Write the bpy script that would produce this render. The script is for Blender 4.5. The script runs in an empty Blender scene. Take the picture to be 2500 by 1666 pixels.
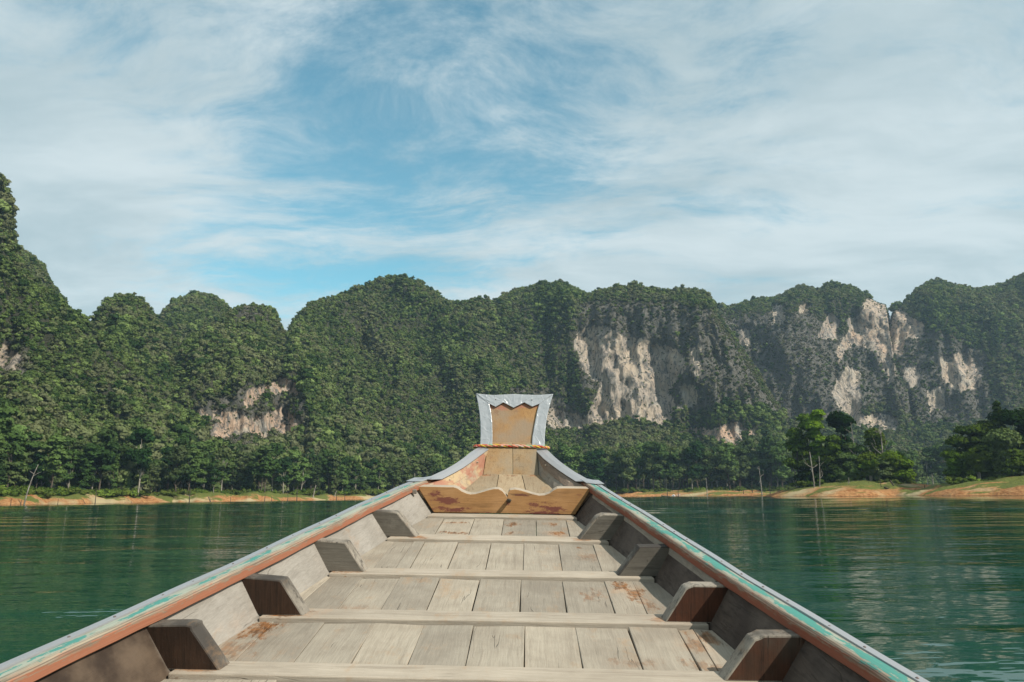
import bpy, bmesh, math, random
import numpy as np
from mathutils import Matrix, Vector

R = math.radians
HAZE = 0.00014                        # density of the air over the lake
SC = bpy.context.scene
COL = SC.collection
rnd = random.Random(7)
rng = np.random.default_rng(7)

# ------------------------------------------------------------------ camera
HC = 1.1                              # eye height above the lake
FPX = 1806.0                          # focal length in pixels of a 2500 px wide frame
TH = math.atan(378 / FPX)             # camera tilted up
ROLL = R(-0.6)
CAMROT = (Matrix.Rotation(math.pi / 2 + TH, 3, 'X') @ Matrix.Rotation(ROLL, 3, 'Z'))
cam_d = bpy.data.cameras.new('camera')
cam = bpy.data.objects.new('camera', cam_d)
COL.objects.link(cam)
cam_d.sensor_width = 36.0
cam_d.lens = 36.0 * FPX / 2500.0
cam_d.clip_start = 0.05
cam_d.clip_end = 20000
cam.matrix_world = Matrix.Translation((0, 0, HC)) @ CAMROT.to_4x4()
SC.camera = cam

# ------------------------------------------------------------------ sun, sky, exposure
SUN_AZ, SUN_EL = 127.0, 40.0          # degrees clockwise from straight ahead, degrees up
sdir = Vector((math.sin(R(SUN_AZ)) * math.cos(R(SUN_EL)), math.cos(R(SUN_AZ)) * math.cos(R(SUN_EL)), math.sin(R(SUN_EL))))
sun_d = bpy.data.lights.new('sun', 'SUN')
sun_d.energy = 4.8
sun_d.angle = R(0.6)
sun_d.color = (1.0, 0.93, 0.82)
sun = bpy.data.objects.new('sun', sun_d)
COL.objects.link(sun)
sun.rotation_euler = sdir.to_track_quat('Z', 'Y').to_euler()
sun.location = sdir * 50

SC.view_settings.view_transform = 'Standard'
SC.view_settings.look = 'None'
SC.view_settings.gamma = 1.0
SC.view_settings.use_curve_mapping = False
SC.view_settings.exposure = 0.25
SC.render.engine = 'CYCLES'
cy = SC.cycles
cy.max_bounces = 5
cy.diffuse_bounces = 2
cy.glossy_bounces = 3
cy.transmission_bounces = 2
cy.transparent_max_bounces = 4
cy.volume_bounces = 0
cy.use_denoising = True
cy.caustics_reflective = False
cy.caustics_refractive = False
cy.sample_clamp_indirect = 4.0


# ------------------------------------------------------------------ node helper
class NT:
    def __init__(s, tree):
        s.t = tree

    def n(s, typ, _props=None, **inp):
        nd = s.t.nodes.new(typ)
        for k, v in (_props or {}).items():
            setattr(nd, k, v)
        for k, v in inp.items():
            key = int(k[1:]) if k[0] == 'i' and k[1:].isdigit() else k.replace('_', ' ')
            s.set(nd.inputs[key], v)
        return nd

    def set(s, sock, v):
        if isinstance(v, bpy.types.NodeSocket):
            s.t.links.new(v, sock)
        elif isinstance(v, bpy.types.Node):
            s.t.links.new(v.outputs[0], sock)
        else:
            if hasattr(sock.default_value, '__len__') and not hasattr(v, '__len__'):
                v = [v] * len(sock.default_value)
            if sock.type == 'RGBA' and len(v) == 3:
                v = (*v, 1)
            sock.default_value = v

    def m(s, op, a, b=0.0, c=0.0, clamp=False):
        nd = s.t.nodes.new('ShaderNodeMath')
        nd.operation = op
        nd.use_clamp = clamp
        for i, v in enumerate((a, b, c)):
            s.set(nd.inputs[i], v)
        return nd.outputs[0]

    def vm(s, op, a, b=(0, 0, 0)):
        nd = s.t.nodes.new('ShaderNodeVectorMath')
        nd.operation = op
        s.set(nd.inputs[0], a)
        if op == 'SCALE':
            s.set(nd.inputs['Scale'], b)
        else:
            s.set(nd.inputs[1], b)
        return nd.outputs['Value'] if op in ('DOT_PRODUCT', 'LENGTH', 'DISTANCE') else nd.outputs[0]

    def mix(s, f, a, b, mode='MIX'):
        nd = s.t.nodes.new('ShaderNodeMix')
        nd.data_type = 'RGBA'
        nd.blend_type = mode
        s.set(nd.inputs[0], f)
        s.set(nd.inputs[6], a)
        s.set(nd.inputs[7], b)
        return nd.outputs[2]

    def noise(s, vec, scale, detail=4.0, rough=0.55, dist=0.0, col=False):
        nd = s.n('ShaderNodeTexNoise', Vector=vec, Scale=scale, Detail=detail, Roughness=rough, Distortion=dist)
        return nd.outputs['Color' if col else 'Fac']

    def ramp(s, v, lo, hi, a=0.0, b=1.0, smooth=True):
        nd = s.n('ShaderNodeMapRange', {'interpolation_type': 'SMOOTHSTEP' if smooth else 'LINEAR'})
        s.set(nd.inputs[0], v)
        for i, x in enumerate((lo, hi, a, b)):
            s.set(nd.inputs[i + 1], x)
        return nd.outputs[0]

    def mapping(s, vec, scale=(1, 1, 1), loc=(0, 0, 0), rot=(0, 0, 0)):
        return s.n('ShaderNodeMapping', Vector=vec, Location=loc, Rotation=rot, Scale=scale).outputs[0]


def new_mat(name):
    m = bpy.data.materials.new(name)
    m.use_nodes = True
    m.node_tree.nodes.clear()
    return m, NT(m.node_tree)


def finish(nt, color, rough=0.8, bump=None, bump_d=0.01, bump_s=0.5, spec=0.3, metallic=0.0):
    b = nt.n('ShaderNodeBsdfPrincipled', Base_Color=color, Roughness=rough, Metallic=metallic)
    nt.set(b.inputs['Specular IOR Level'], spec)
    if bump is not None:
        bp = nt.n('ShaderNodeBump', Height=bump, Distance=bump_d, Strength=bump_s)
        nt.set(b.inputs['Normal'], bp)
    o = nt.n('ShaderNodeOutputMaterial', Surface=b)
    return b


# ------------------------------------------------------------------ world: clear sky with high thin cloud
W = bpy.data.worlds.new('World')
SC.world = W
W.use_nodes = True
W.node_tree.nodes.clear()
w = NT(W.node_tree)
sky = w.n('ShaderNodeTexSky', {'sky_type': 'NISHITA'})
sky.sun_disc = False
sky.sun_elevation = R(SUN_EL)
sky.sun_rotation = R(SUN_AZ)
sky.air_density = 1.0
sky.dust_density = 0.6
sky.ozone_density = 1.5
tc = w.n('ShaderNodeTexCoord').outputs['Generated']
sep = w.n('ShaderNodeSeparateXYZ', Vector=tc)
dx, dy, dz = sep.outputs
den = w.m('ADD', w.m('MAXIMUM', dz, 0.0), 0.16)
px = w.m('DIVIDE', dx, den)
py = w.m('DIVIDE', dy, den)
pv = w.n('ShaderNodeCombineXYZ', X=px, Y=py).outputs[0]
warp = w.noise(w.mapping(pv, (0.7, 0.7, 1)), 1.0, 3.0, col=True)
pw = w.vm('ADD', pv, w.vm('SCALE', w.vm('SUBTRACT', warp, (0.5, 0.5, 0.5)), 0.9))
streak = w.noise(w.mapping(pw, (0.9, 2.4, 1), (3.1, 1.7, 0), (0, 0, R(35))), 1.5, 14.0, 0.66)
puff = w.noise(w.mapping(pw, (1.0, 1.6, 1), (7.3, 2.2, 0), (0, 0, R(-20))), 3.0, 14.0, 0.70)
veil = w.noise(w.mapping(pv, (0.5, 0.9, 1), (1.2, 5.4, 0), (0, 0, R(25))), 0.6, 3.0, 0.5)
# a wide opening in the cloud ahead, slightly left: measured along two directions on the cloud sheet
gx = w.m('SUBTRACT', px, -0.33)
gy = w.m('SUBTRACT', py, 1.60)
ca, sa = math.cos(R(24)), math.sin(R(24))
ga = w.m('ADD', w.m('MULTIPLY', gx, ca), w.m('MULTIPLY', gy, sa))
gb = w.m('SUBTRACT', w.m('MULTIPLY', gy, ca), w.m('MULTIPLY', gx, sa))
gd = w.m('ADD', w.m('POWER', w.m('ABSOLUTE', w.m('DIVIDE', ga, 0.44)), 2.0), w.m('POWER', w.m('ABSOLUTE', w.m('DIVIDE', gb, 0.76)), 2.0))
hole = w.m('POWER', 2.718, w.m('MULTIPLY', gd, -1.0))
cov = w.m('ADD', w.m('MULTIPLY', streak, 0.5), w.m('MULTIPLY', puff, 0.5))
cov = w.m('ADD', cov, w.m('MULTIPLY', w.m('SUBTRACT', veil, 0.5), 0.55))
cov = w.m('SUBTRACT', cov, w.m('MULTIPLY', hole, 0.205))
cov = w.m('ADD', cov, w.ramp(dz, 0.0, 0.38, 0.13, 0.0))
cloud = w.ramp(cov, 0.235, 0.49)
cloud = w.m('ADD', w.m('MULTIPLY', cloud, 0.88), 0.03)
sky_t = w.mix(1.0, sky.outputs[0], (0.68, 1.13, 0.93), 'MULTIPLY')
shade = w.noise(w.mapping(pw, (1, 1.9, 1), (4.4, 0.3, 0), (0, 0, R(30))), 1.5, 9.0, 0.6)
cl_col = w.mix(w.ramp(shade, 0.3, 0.7), (2.75, 3.4, 3.6), (4.1, 4.6, 4.7))
col = w.mix(cloud, sky_t, cl_col)
bg = w.n('ShaderNodeBackground', Color=col, Strength=0.15)
w.n('ShaderNodeOutputWorld', Surface=bg)


# ------------------------------------------------------------------ small helpers
def tag(o, label=None, cat=None, group=None, kind=None):
    if label: o['label'] = label
    if cat: o['category'] = cat
    if group: o['group'] = group
    if kind: o['kind'] = kind
    return o


def link(o, parent=None):
    COL.objects.link(o)
    if parent is not None:
        o.parent = parent
    return o


def empty(name, loc=(0, 0, 0), rz=0.0):
    o = bpy.data.objects.new(name, None)
    o.empty_display_size = 0.2
    link(o)
    o.location = loc
    o.rotation_euler = (0, 0, rz)
    return o


def np_mesh(name, v, f, mat=None, smooth=False):
    """v (n,3), f (m,k) arrays -> mesh, fast"""
    v = np.asarray(v, np.float32)
    f = np.asarray(f, np.int32)
    me = bpy.data.meshes.new(name)
    me.vertices.add(len(v))
    me.vertices.foreach_set('co', v.ravel())
    k = f.shape[1]
    me.loops.add(f.size)
    me.loops.foreach_set('vertex_index', f.ravel())
    me.polygons.add(len(f))
    me.polygons.foreach_set('loop_start', np.arange(0, f.size, k, dtype=np.int32))
    me.polygons.foreach_set('loop_total', np.full(len(f), k, np.int32))
    if smooth:
        me.polygons.foreach_set('use_smooth', np.ones(len(f), bool))
    me.update(calc_edges=True)
    me.validate()
    if mat: me.materials.append(mat)
    return me


def py_mesh(name, v, f, mats=(), smooth=False, bevel=0.0, seg=1, center=None, mat_of=None):
    me = bpy.data.meshes.new(name)
    if center is not None:
        v = [tuple(Vector(p) - Vector(center)) for p in v]
    me.from_pydata([tuple(p) for p in v], [], f)
    bm = bmesh.new()
    bm.from_mesh(me)
    bmesh.ops.recalc_face_normals(bm, faces=bm.faces)
    if mat_of:
        for i, fc in enumerate(bm.faces): fc.material_index = mat_of(i, fc)
    if bevel > 0:
        bmesh.ops.bevel(bm, geom=list(bm.edges), offset=bevel, segments=seg, affect='EDGES', profile=0.6, clamp_overlap=True)
    if smooth:
        for fc in bm.faces: fc.smooth = True
    bm.to_mesh(me)
    bm.free()
    for m in (mats if isinstance(mats, (list, tuple)) else [mats]): me.materials.append(m)
    return me


def add(name, me, parent=None, loc=(0, 0, 0)):
    o = bpy.data.objects.new(name, me)
    link(o, parent)
    o.location = loc
    return o


BOXF = [(0, 3, 2, 1), (4, 5, 6, 7), (0, 1, 5, 4), (1, 2, 6, 5), (2, 3, 7, 6), (3, 0, 4, 7)]


def hexa(name, b4, t4, mat, parent, bevel=0.003, seg=1):
    """solid between a bottom and a top quad; the origin goes to its middle"""
    pts = [Vector(p) for p in (*b4, *t4)]
    c = sum(pts, Vector()) / 8
    return add(name, py_mesh(name, pts, BOXF, mat, bevel=bevel, seg=seg, center=c), parent, c)


def loft(secs, closed_ring=True, caps=True):
    n = len(secs[0])
    v, f = [], []
    for s in secs: v += [tuple(p) for p in s]
    for i in range(len(secs) - 1):
        for j in range(n if closed_ring else n - 1):
            a, b = i * n + j, i * n + (j + 1) % n
            f.append((a, b, b + n, a + n))
    if caps and closed_ring:
        f.append(tuple(range(n - 1, -1, -1)))
        f.append(tuple(range((len(secs) - 1) * n, len(secs) * n)))
    return v, f


def tube(path, radii, sides=7):
    """rings along a path -> verts, faces (numpy lists)"""
    P = [Vector(p) for p in path]
    v, f = [], []
    up = Vector((0.13, 0.21, 0.97))
    for i, p in enumerate(P):
        t = (P[min(i + 1, len(P) - 1)] - P[max(i - 1, 0)]).normalized()
        a = t.cross(up if abs(t.dot(up)) < 0.95 else Vector((1, 0, 0))).normalized()
        b = t.cross(a)
        for k in range(sides):
            an = 2 * math.pi * k / sides
            v.append(p + (a * math.cos(an) + b * math.sin(an)) * radii[i])
    for i in range(len(P) - 1):
        for k in range(sides):
            q = i * sides + k
            r = i * sides + (k + 1) % sides
            f.append((q, r, r + sides, q + sides))
    f.append(tuple(range(sides - 1, -1, -1)))
    f.append(tuple(range((len(P) - 1) * sides, len(P) * sides)))
    return v, f


def merge(parts):
    v, f = [], []
    for a, b in parts:
        o = len(v)
        v += list(a)
        f += [tuple(i + o for i in q) for q in b]
    return v, f


# pixel of the 2500 px frame -> bearing and elevation (used only to survey where things stand)
_C = np.array(CAMROT)


def ray(u, v):
    u = np.asarray(u, float)
    v = np.asarray(v, float)
    d = np.stack([(u - 1250) / FPX, -(v - 833) / FPX, -np.ones_like(u + v)], -1)
    return d @ _C.T


def bearing_elev(u, v):
    d = ray(u, v)
    return np.arctan2(d[..., 0], d[..., 1]), d[..., 2] / np.hypot(d[..., 0], d[..., 1])


def horizon_v(u): return 1211.0 - (np.asarray(u, float) - 1250.0) * 0.01047


def spot(u, D, z=0.0):
    a, _ = bearing_elev(u, horizon_v(u))
    return Vector((float(math.sin(a) * D), float(math.cos(a) * D), z))


def project(P):
    q = (np.asarray(P, float) - np.array([0, 0, HC])) @ _C
    return 1250 + FPX * q[..., 0] / -q[..., 2], 833 - FPX * q[..., 1] / -q[..., 2]


# value noise
_perm = rng.random((256, 256)).astype(np.float32)


def vnoise(x, y):
    xi = np.floor(x).astype(int)
    yi = np.floor(y).astype(int)
    fx = x - xi
    fy = y - yi
    fx = fx * fx * (3 - 2 * fx)
    fy = fy * fy * (3 - 2 * fy)
    g = lambda a, b: _perm[a & 255, b & 255]
    return (g(xi, yi) * (1 - fx) + g(xi + 1, yi) * fx) * (1 - fy) + (g(xi, yi + 1) * (1 - fx) + g(xi + 1, yi + 1) * fx) * fy


def fbm(x, y, o=4):
    s, a, t = 0, 1.0, 0
    for i in range(o):
        s = s + a * (vnoise(x * 2 ** i + 17.3 * i, y * 2 ** i + 9.1 * i) - 0.5)
        t += a
        a *= 0.5
    return s / t * 2


# ================================================================== THE SETTING
# ------------------------------------------------------------------ materials of the land
def foliage_mat(name, dark, light, dry, dry_amt=0.25, scale=0.018, transl=0.18):
    m, nt = new_mat(name)
    oi = nt.n('ShaderNodeObjectInfo')
    geo = nt.n('ShaderNodeNewGeometry')
    r = oi.outputs['Random']
    big = nt.noise(geo.outputs['Position'], scale, 3.0)
    c = nt.mix(nt.ramp(r, 0.1, 1.0, smooth=False), dark, light)
    c = nt.mix(nt.m('MULTIPLY', nt.ramp(nt.m('ADD', big, nt.m('MULTIPLY', nt.m('SUBTRACT', nt.m('FRACT', nt.m('MULTIPLY', r, 13.7)), 0.5), 0.35)), 0.42, 0.68), dry_amt * 2), c, dry)
    c = nt.mix(nt.m('MULTIPLY', nt.m('GREATER_THAN', nt.m('FRACT', nt.m('MULTIPLY', r, 29.3)), 0.93), 0.7), c, tuple(min(1, k * 1.5) for k in light))
    small = nt.noise(geo.outputs['Position'], scale * 60, 2.0)
    c = nt.mix(1.0, c, nt.mix(small, (0.55, 0.6, 0.55), (1.45, 1.4, 1.35)), 'MULTIPLY')
    d = nt.n('ShaderNodeBsdfDiffuse', Color=c)
    t = nt.n('ShaderNodeBsdfTranslucent', Color=nt.mix(1.0, c, (1.3, 1.25, 0.5), 'MULTIPLY'))
    ms = nt.n('ShaderNodeMixShader', i0=transl, i1=d, i2=t)
    nt.n('ShaderNodeOutputMaterial', Surface=ms)
    return m


M = {}
M['forest'] = foliage_mat('forest_leaves', (0.030, 0.060, 0.018), (0.135, 0.184, 0.058), (0.185, 0.180, 0.108), 0.30)
M['scrub'] = foliage_mat('cliff_scrub_leaves', (0.055, 0.070, 0.038), (0.115, 0.125, 0.070), (0.165, 0.155, 0.120), 0.5)
M['tree'] = foliage_mat('shore_tree_leaves', (0.022, 0.052, 0.016), (0.092, 0.148, 0.042), (0.135, 0.140, 0.070), 0.22, 0.03)
M['isle'] = foliage_mat('island_leaves', (0.012, 0.030, 0.006), (0.075, 0.125, 0.016), (0.085, 0.095, 0.02), 0.15, 0.06)
M['lime'] = foliage_mat('lime_leaves', (0.045, 0.080, 0.014), (0.120, 0.175, 0.030), (0.150, 0.160, 0.045), 0.2, 0.05)
M['bamboo'] = foliage_mat('bamboo_leaves', (0.035, 0.075, 0.008), (0.105, 0.170, 0.016), (0.120, 0.135, 0.02), 0.2, 0.08)


def bark_mat(name, a, b):
    m, nt = new_mat(name)
    tcn = nt.n('ShaderNodeTexCoord').outputs['Object']
    n = nt.noise(nt.mapping(tcn, (1.5, 1.5, 0.35)), 2.0, 5.0)
    finish(nt, nt.mix(nt.ramp(n, 0.35, 0.65), a, b), 0.9, n, 0.1, 0.6, 0.15)
    return m


M['bark_pale'] = bark_mat('pale_bark', (0.18, 0.16, 0.12), (0.36, 0.33, 0.27))
M['bark_dark'] = bark_mat('dark_bark', (0.055, 0.042, 0.030), (0.13, 0.105, 0.08))
M['deadwood_pale'] = bark_mat('bleached_deadwood', (0.16, 0.14, 0.115), (0.34, 0.31, 0.27))
M['deadwood_dark'] = bark_mat('dark_deadwood', (0.035, 0.030, 0.025), (0.11, 0.09, 0.07))

# limestone, bare in the masked patches, dark under the trees
m, nt = new_mat('limestone')
M['rock'] = m
geo = nt.n('ShaderNodeNewGeometry')
pos = geo.outputs['Position']
at_r = nt.n('ShaderNodeAttribute', {'attribute_name': 'rock'}).outputs['Fac']
at_p = nt.n('ShaderNodeAttribute', {'attribute_name': 'pink'}).outputs['Fac']
wv = nt.vm('ADD', pos, nt.vm('SCALE', nt.vm('SUBTRACT', nt.noise(pos, 0.05, 3.0, col=True), (0.5, 0.5, 0.5)), 18.0))
st = nt.noise(nt.mapping(wv, (0.34, 0.34, 0.05)), 1.0, 9.0, 0.70)
st2 = nt.noise(nt.mapping(wv, (0.12, 0.12, 0.035)), 1.0, 9.0, 0.68)
bl = nt.noise(pos, 0.035, 5.0, 0.6)
pale = nt.mix(nt.ramp(bl, 0.35, 0.65), (0.54, 0.46, 0.35), (0.44, 0.40, 0.34))
pale = nt.mix(nt.m('MULTIPLY', at_p, nt.ramp(nt.noise(pos, 0.09, 4.0), 0.32, 0.52)), pale, (0.62, 0.42, 0.29))
grey = nt.mix(bl, (0.13, 0.125, 0.115), (0.24, 0.225, 0.20))
c = nt.mix(nt.ramp(st, 0.47, 0.60), pale, grey)
c = nt.mix(nt.m('MULTIPLY', nt.ramp(st2, 0.56, 0.63), 0.65), c, (0.085, 0.085, 0.08))
edge = nt.m('ADD', at_r, nt.m('MULTIPLY', nt.m('SUBTRACT', nt.noise(nt.mapping(pos, (1, 1, 0.3)), 0.12, 6.0), 0.5), 1.1))
litter = nt.mix(nt.noise(pos, 0.2, 4.0), (0.045, 0.052, 0.03), (0.10, 0.095, 0.065))
cliffg = nt.mix(nt.ramp(st, 0.35, 0.7), (0.17, 0.158, 0.135), (0.085, 0.085, 0.07))
scr = nt.n('ShaderNodeAttribute', {'attribute_name': 'scrub'}).outputs['Fac']
base = nt.mix(scr, litter, cliffg)
c = nt.mix(nt.ramp(edge, 0.42, 0.58), base, c)
hgt = nt.m('ADD', nt.m('MULTIPLY', st, 1.0), nt.m('MULTIPLY', st2, 0.8))
finish(nt, c, 0.95, hgt, 6.0, 0.9, 0.1)

# shore earth and grass
m, nt = new_mat('shore_earth')
M['earth'] = m
geo = nt.n('ShaderNodeNewGeometry')
pos = geo.outputs['Position']
zz = nt.n('ShaderNodeSeparateXYZ', Vector=pos).outputs[2]
n1 = nt.noise(nt.mapping(pos, (0.045, 0.12, 0.3)), 1.0, 6.0, 0.6)
n2 = nt.noise(pos, 0.9, 5.0, 0.65)
rills = nt.noise(nt.mapping(pos, (0.8, 0.8, 0.15)), 1.2, 5.0)
earth = nt.mix(nt.ramp(n2, 0.35, 0.65), (0.29, 0.135, 0.052), (0.40, 0.215, 0.092))
earth = nt.mix(nt.ramp(rills, 0.5, 0.68), earth, (0.22, 0.085, 0.028))
earth = nt.mix(nt.ramp(nt.noise(pos, 0.05, 3.0), 0.5, 0.65), earth, (0.37, 0.30, 0.17))
grass = nt.mix(n2, (0.068, 0.088, 0.018), (0.150, 0.160, 0.042))
gmask = nt.ramp(nt.m('ADD', nt.m('MULTIPLY', zz, 0.19), nt.m('MULTIPLY', nt.m('SUBTRACT', n1, 0.5), 2.6)), 0.28, 0.47)
wet = nt.ramp(zz, 0.02, 0.25)
c = nt.mix(gmask, earth, grass)
c = nt.mix(1.0, c, nt.mix(wet, (0.45, 0.42, 0.4), (1, 1, 1)), 'MULTIPLY')
finish(nt, c, 0.95, nt.m('ADD', n2, rills), 0.5, 0.8, 0.1)


# ------------------------------------------------------------------ shoreline distance by bearing
_SU = [-500, -200, 0, 300, 600, 900, 1100, 1300, 1500, 1700, 1950, 2300, 2700, 3200]
_SD = [215, 232, 252, 285, 330, 390, 425, 440, 440, 440, 455, 480, 520, 540]


def shore_D(u):
    u = np.asarray(u, float)
    return np.interp(u, _SU, _SD) + fbm(u * 0.012, u * 0 + 3.7, 4) * 14


def polar(u, D, z):
    a, _ = bearing_elev(u, horizon_v(u))
    return np.stack([np.sin(a) * D, np.cos(a) * D, z + 0 * D], -1)


def grid_faces(nr, nc):
    i = np.arange(nr - 1)[:, None] * nc + np.arange(nc - 1)[None, :]
    return np.stack([i, i + 1, i + nc + 1, i + nc], -1).reshape(-1, 4)


# the far bank: one strip of land round the bay
us = np.linspace(-900, 3500, 900)
offs = np.array([-9, -3, 0, 1.5, 3, 5, 8, 12, 17, 24, 34, 50, 80, 140, 260, 500, 900])
hts = np.array([-2.5, -0.8, 0.05, 0.6, 1.0, 1.45, 2.1, 3.0, 3.4, 3.7, 4.0, 4.3, 4.6, 5.0, 5.5, 6, 6])
sd = shore_D(us)
rows = []
for k, (o_, h_) in enumerate(zip(offs, hts)):
    hh = h_ * (1 + 0.5 * fbm(us * 0.02, us * 0 + 11, 3)) if h_ > 0 else np.full_like(us, h_)
    hh = hh + (0.22 * fbm(us * 0.15, us * 0 + k * 0.7, 3) if h_ > 0.3 else 0)
    rows.append(polar(us, sd + o_ + (fbm(us * 0.05, us * 0 + k * 2.1, 2) * min(2.0, abs(o_) * 0.3)), hh))
me = np_mesh('shore', np.concatenate(rows), grid_faces(len(offs), len(us)), M['earth'], True)
tag(add('shore', me), 'bare orange and grassy lake shore below the forested mountains', 'shore', kind='structure')


# ------------------------------------------------------------------ mountains
S = 2500 / 2353.0
BODIES = {
    'tower': dict(sk=[(-900, 1050), (-800, 800), (-650, 520), (-420, 350), (-250, 352), (-100, 372), (-30, 384), (0, 388), (8, 402), (18, 432), (25, 470), (30, 515), (36, 560), (50, 604), (80, 632), (110, 655), (135, 672), (160, 692), (190, 716), (214, 738), (260, 790), (330, 850), (400, 930), (470, 1010), (540, 1090)], dep=120, prof='hill', lo=30),
    'shoulder': dict(sk=[(-40, 570), (20, 566), (45, 571), (75, 582), (100, 610), (120, 650), (150, 690), (190, 730), (250, 800)], dep=230, prof='hill', lo=120),
    'peak_one': dict(sk=[(120, 800), (180, 770), (216, 736), (236, 704), (252, 688), (275, 675), (305, 671), (330, 686), (350, 712), (368, 736), (430, 790), (520, 830)], dep=210, prof='hill', lo=40),
    'peak_two': dict(sk=[(300, 780), (345, 752), (372, 718), (398, 688), (440, 670), (470, 668), (500, 684), (522, 708), (560, 745), (620, 800)], dep=310, prof='hill', lo=120),
    'peak_three': dict(sk=[(400, 820), (450, 765), (505, 732), (530, 702), (560, 692), (600, 692), (630, 705), (644, 740), (660, 768), (720, 815), (800, 880), (860, 960)], dep=190, prof='hill', lo=34),
    'dome': dict(sk=[(560, 830), (620, 780), (650, 778), (664, 764), (675, 736), (690, 712), (715, 686), (760, 677), (790, 668), (830, 655), (870, 638), (900, 634), (930, 632), (960, 645), (985, 660), (1015, 680), (1042, 696), (1085, 725), (1150, 790), (1230, 880), (1310, 980), (1380, 1070)], dep=230, prof='hill', lo=32),
    'cliff': dict(sk=[(900, 800), (960, 750), (1000, 718), (1040, 699), (1090, 694), (1140, 690), (1165, 674), (1190, 661), (1240, 651), (1290, 653), (1320, 661), (1340, 676), (1370, 672), (1400, 668), (1440, 662), (1480, 661), (1530, 667), (1570, 672), (1615, 679), (1632, 690), (1642, 716), (1680, 760), (1740, 850), (1800, 950)], dep=270, prof='cliff', lo=40),
    'massif': dict(sk=[(1480, 800), (1560, 735), (1610, 710), (1640, 706), (1690, 706), (1740, 692), (1790, 684), (1815, 665), (1845, 659), (1875, 669), (1910, 652), (1950, 660), (1985, 677), (2020, 688), (2036, 696), (2041, 740), (2052, 790), (2080, 850)], dep=440, prof='cliff', lo=110),
    'far_wall': dict(sk=[(1950, 800), (2034, 765), (2046, 735), (2056, 708), (2076, 706), (2095, 690), (2120, 668), (2155, 656), (2190, 662), (2240, 674), (2260, 671), (2300, 666), (2325, 655), (2353, 643), (2420, 615), (2560, 606), (2800, 640), (3000, 720), (3150, 860), (3300, 1050)], dep=500, prof='cliff', lo=120),
}
PROF = {'hill': [(0, 0), (0.12, 0.10), (0.40, 0.44), (0.62, 0.70), (0.82, 0.90), (1, 1)],
        'cliff': [(0, 0), (0.30, 0.12), (0.48, 0.26), (0.56, 0.55), (0.63, 0.80), (0.78, 0.92), (1, 1)]}

# bare rock faces, in survey coordinates (2353 px frame): polygon, pinkness
ROCK = [
    ([(1335, 775), (1365, 755), (1405, 765), (1430, 780), (1480, 790), (1520, 800), (1548, 812), (1572, 838), (1545, 868), (1528, 900), (1548, 935), (1520, 966), (1470, 962), (1420, 955), (1375, 975), (1348, 962), (1366, 925), (1385, 885), (1352, 862), (1330, 810)], 0.25),
    ([(1250, 940), (1285, 945), (1340, 960), (1345, 985), (1290, 990), (1255, 975)], 0.2),
    ([(1590, 984), (1630, 990), (1660, 978), (1690, 970), (1712, 990), (1745, 1002), (1700, 1018), (1672, 1030), (1645, 1012), (1610, 1005)], 0.95),
    ([(562, 905), (595, 885), (640, 870), (684, 882), (686, 912), (650, 898), (605, 908), (568, 938)], 0.9),
    ([(500, 940), (545, 948), (580, 962), (640, 938), (690, 975), (688, 1008), (640, 1000), (585, 1002), (545, 995), (512, 1028), (498, 1005)], 0.8),
    ([(440, 945), (480, 940), (478, 965), (445, 968)], 0.8),
    ([(1880, 772), (1895, 735), (1912, 716), (1928, 740), (1922, 776), (1900, 768)], 0.4),
    ([(1988, 692), (2036, 698), (2042, 740), (2038, 768), (2008, 762), (1990, 735)], 0.4),
    ([(1925, 800), (1945, 772), (1985, 745), (2015, 775), (2030, 815), (2000, 800), (1960, 790), (1935, 830)], 0.5),
    ([(1922, 880), (1950, 850), (1975, 860), (1975, 930), (1978, 985), (1955, 960), (1925, 925)], 0.2),
    ([(1985, 960), (2030, 955), (2062, 962), (2062, 990), (2030, 992), (1995, 985)], 0.2),
    ([(2050, 722), (2070, 710), (2100, 735), (2126, 748), (2112, 775), (2085, 770), (2072, 812), (2054, 800)], 0.5),
    ([(2165, 822), (2215, 815), (2250, 840), (2252, 885), (2200, 892), (2172, 868)], 0.35),
    ([(2040, 840), (2060, 835), (2062, 880), (2045, 880)], 0.3),
    ([(0, 790), (40, 800), (60, 830), (30, 850), (0, 845)], 0.2),
    ([(1840, 700), (1860, 695), (1862, 720), (1845, 722)], 0.3),
    ([(1845, 950), (1880, 945), (1880, 975), (1850, 985)], 0.2),
    ([(1950, 735), (1985, 715), (1992, 760), (1960, 770)], 0.3),
    ([(2020, 770), (2045, 765), (2050, 830), (2030, 850)], 0.4),
    ([(2080, 850), (2110, 840), (2112, 880), (2090, 900)], 0.2),
    ([(1590, 800), (1610, 790), (1615, 850), (1598, 870)], 0.1),
    ([(1700, 760), (1722, 750), (1726, 790), (1706, 800)], 0.2),
    ([(1770, 705), (1800, 700), (1805, 735), (1780, 745)], 0.2),
    ([(2130, 900), (2170, 895), (2175, 935), (2140, 945)], 0.2),
    ([(1560, 880), (1600, 890), (1595, 930), (1565, 940)], 0.1),
]
SCRUB = [
    [(1325, 700), (1420, 690), (1560, 700), (1640, 715), (1760, 720), (1870, 720), (1960, 780), (1960, 960), (1820, 965), (1700, 930), (1580, 950), (1540, 930), (1330, 900), (1320, 780)],
    [(1960, 700), (2060, 720), (2180, 770), (2270, 820), (2290, 960), (2220, 985), (2100, 970), (2040, 930), (1960, 960)],
    [(1170, 890), (1260, 900), (1330, 950), (1320, 1000), (1240, 990), (1160, 950)],
    [(450, 930), (560, 880), (700, 900), (720, 1010), (600, 1040), (480, 1040)],
    [(530, 712), (600, 705), (640, 730), (600, 745), (545, 735)],
    [(0, 780), (60, 790), (80, 860), (20, 880), (0, 870)],
]


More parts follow.
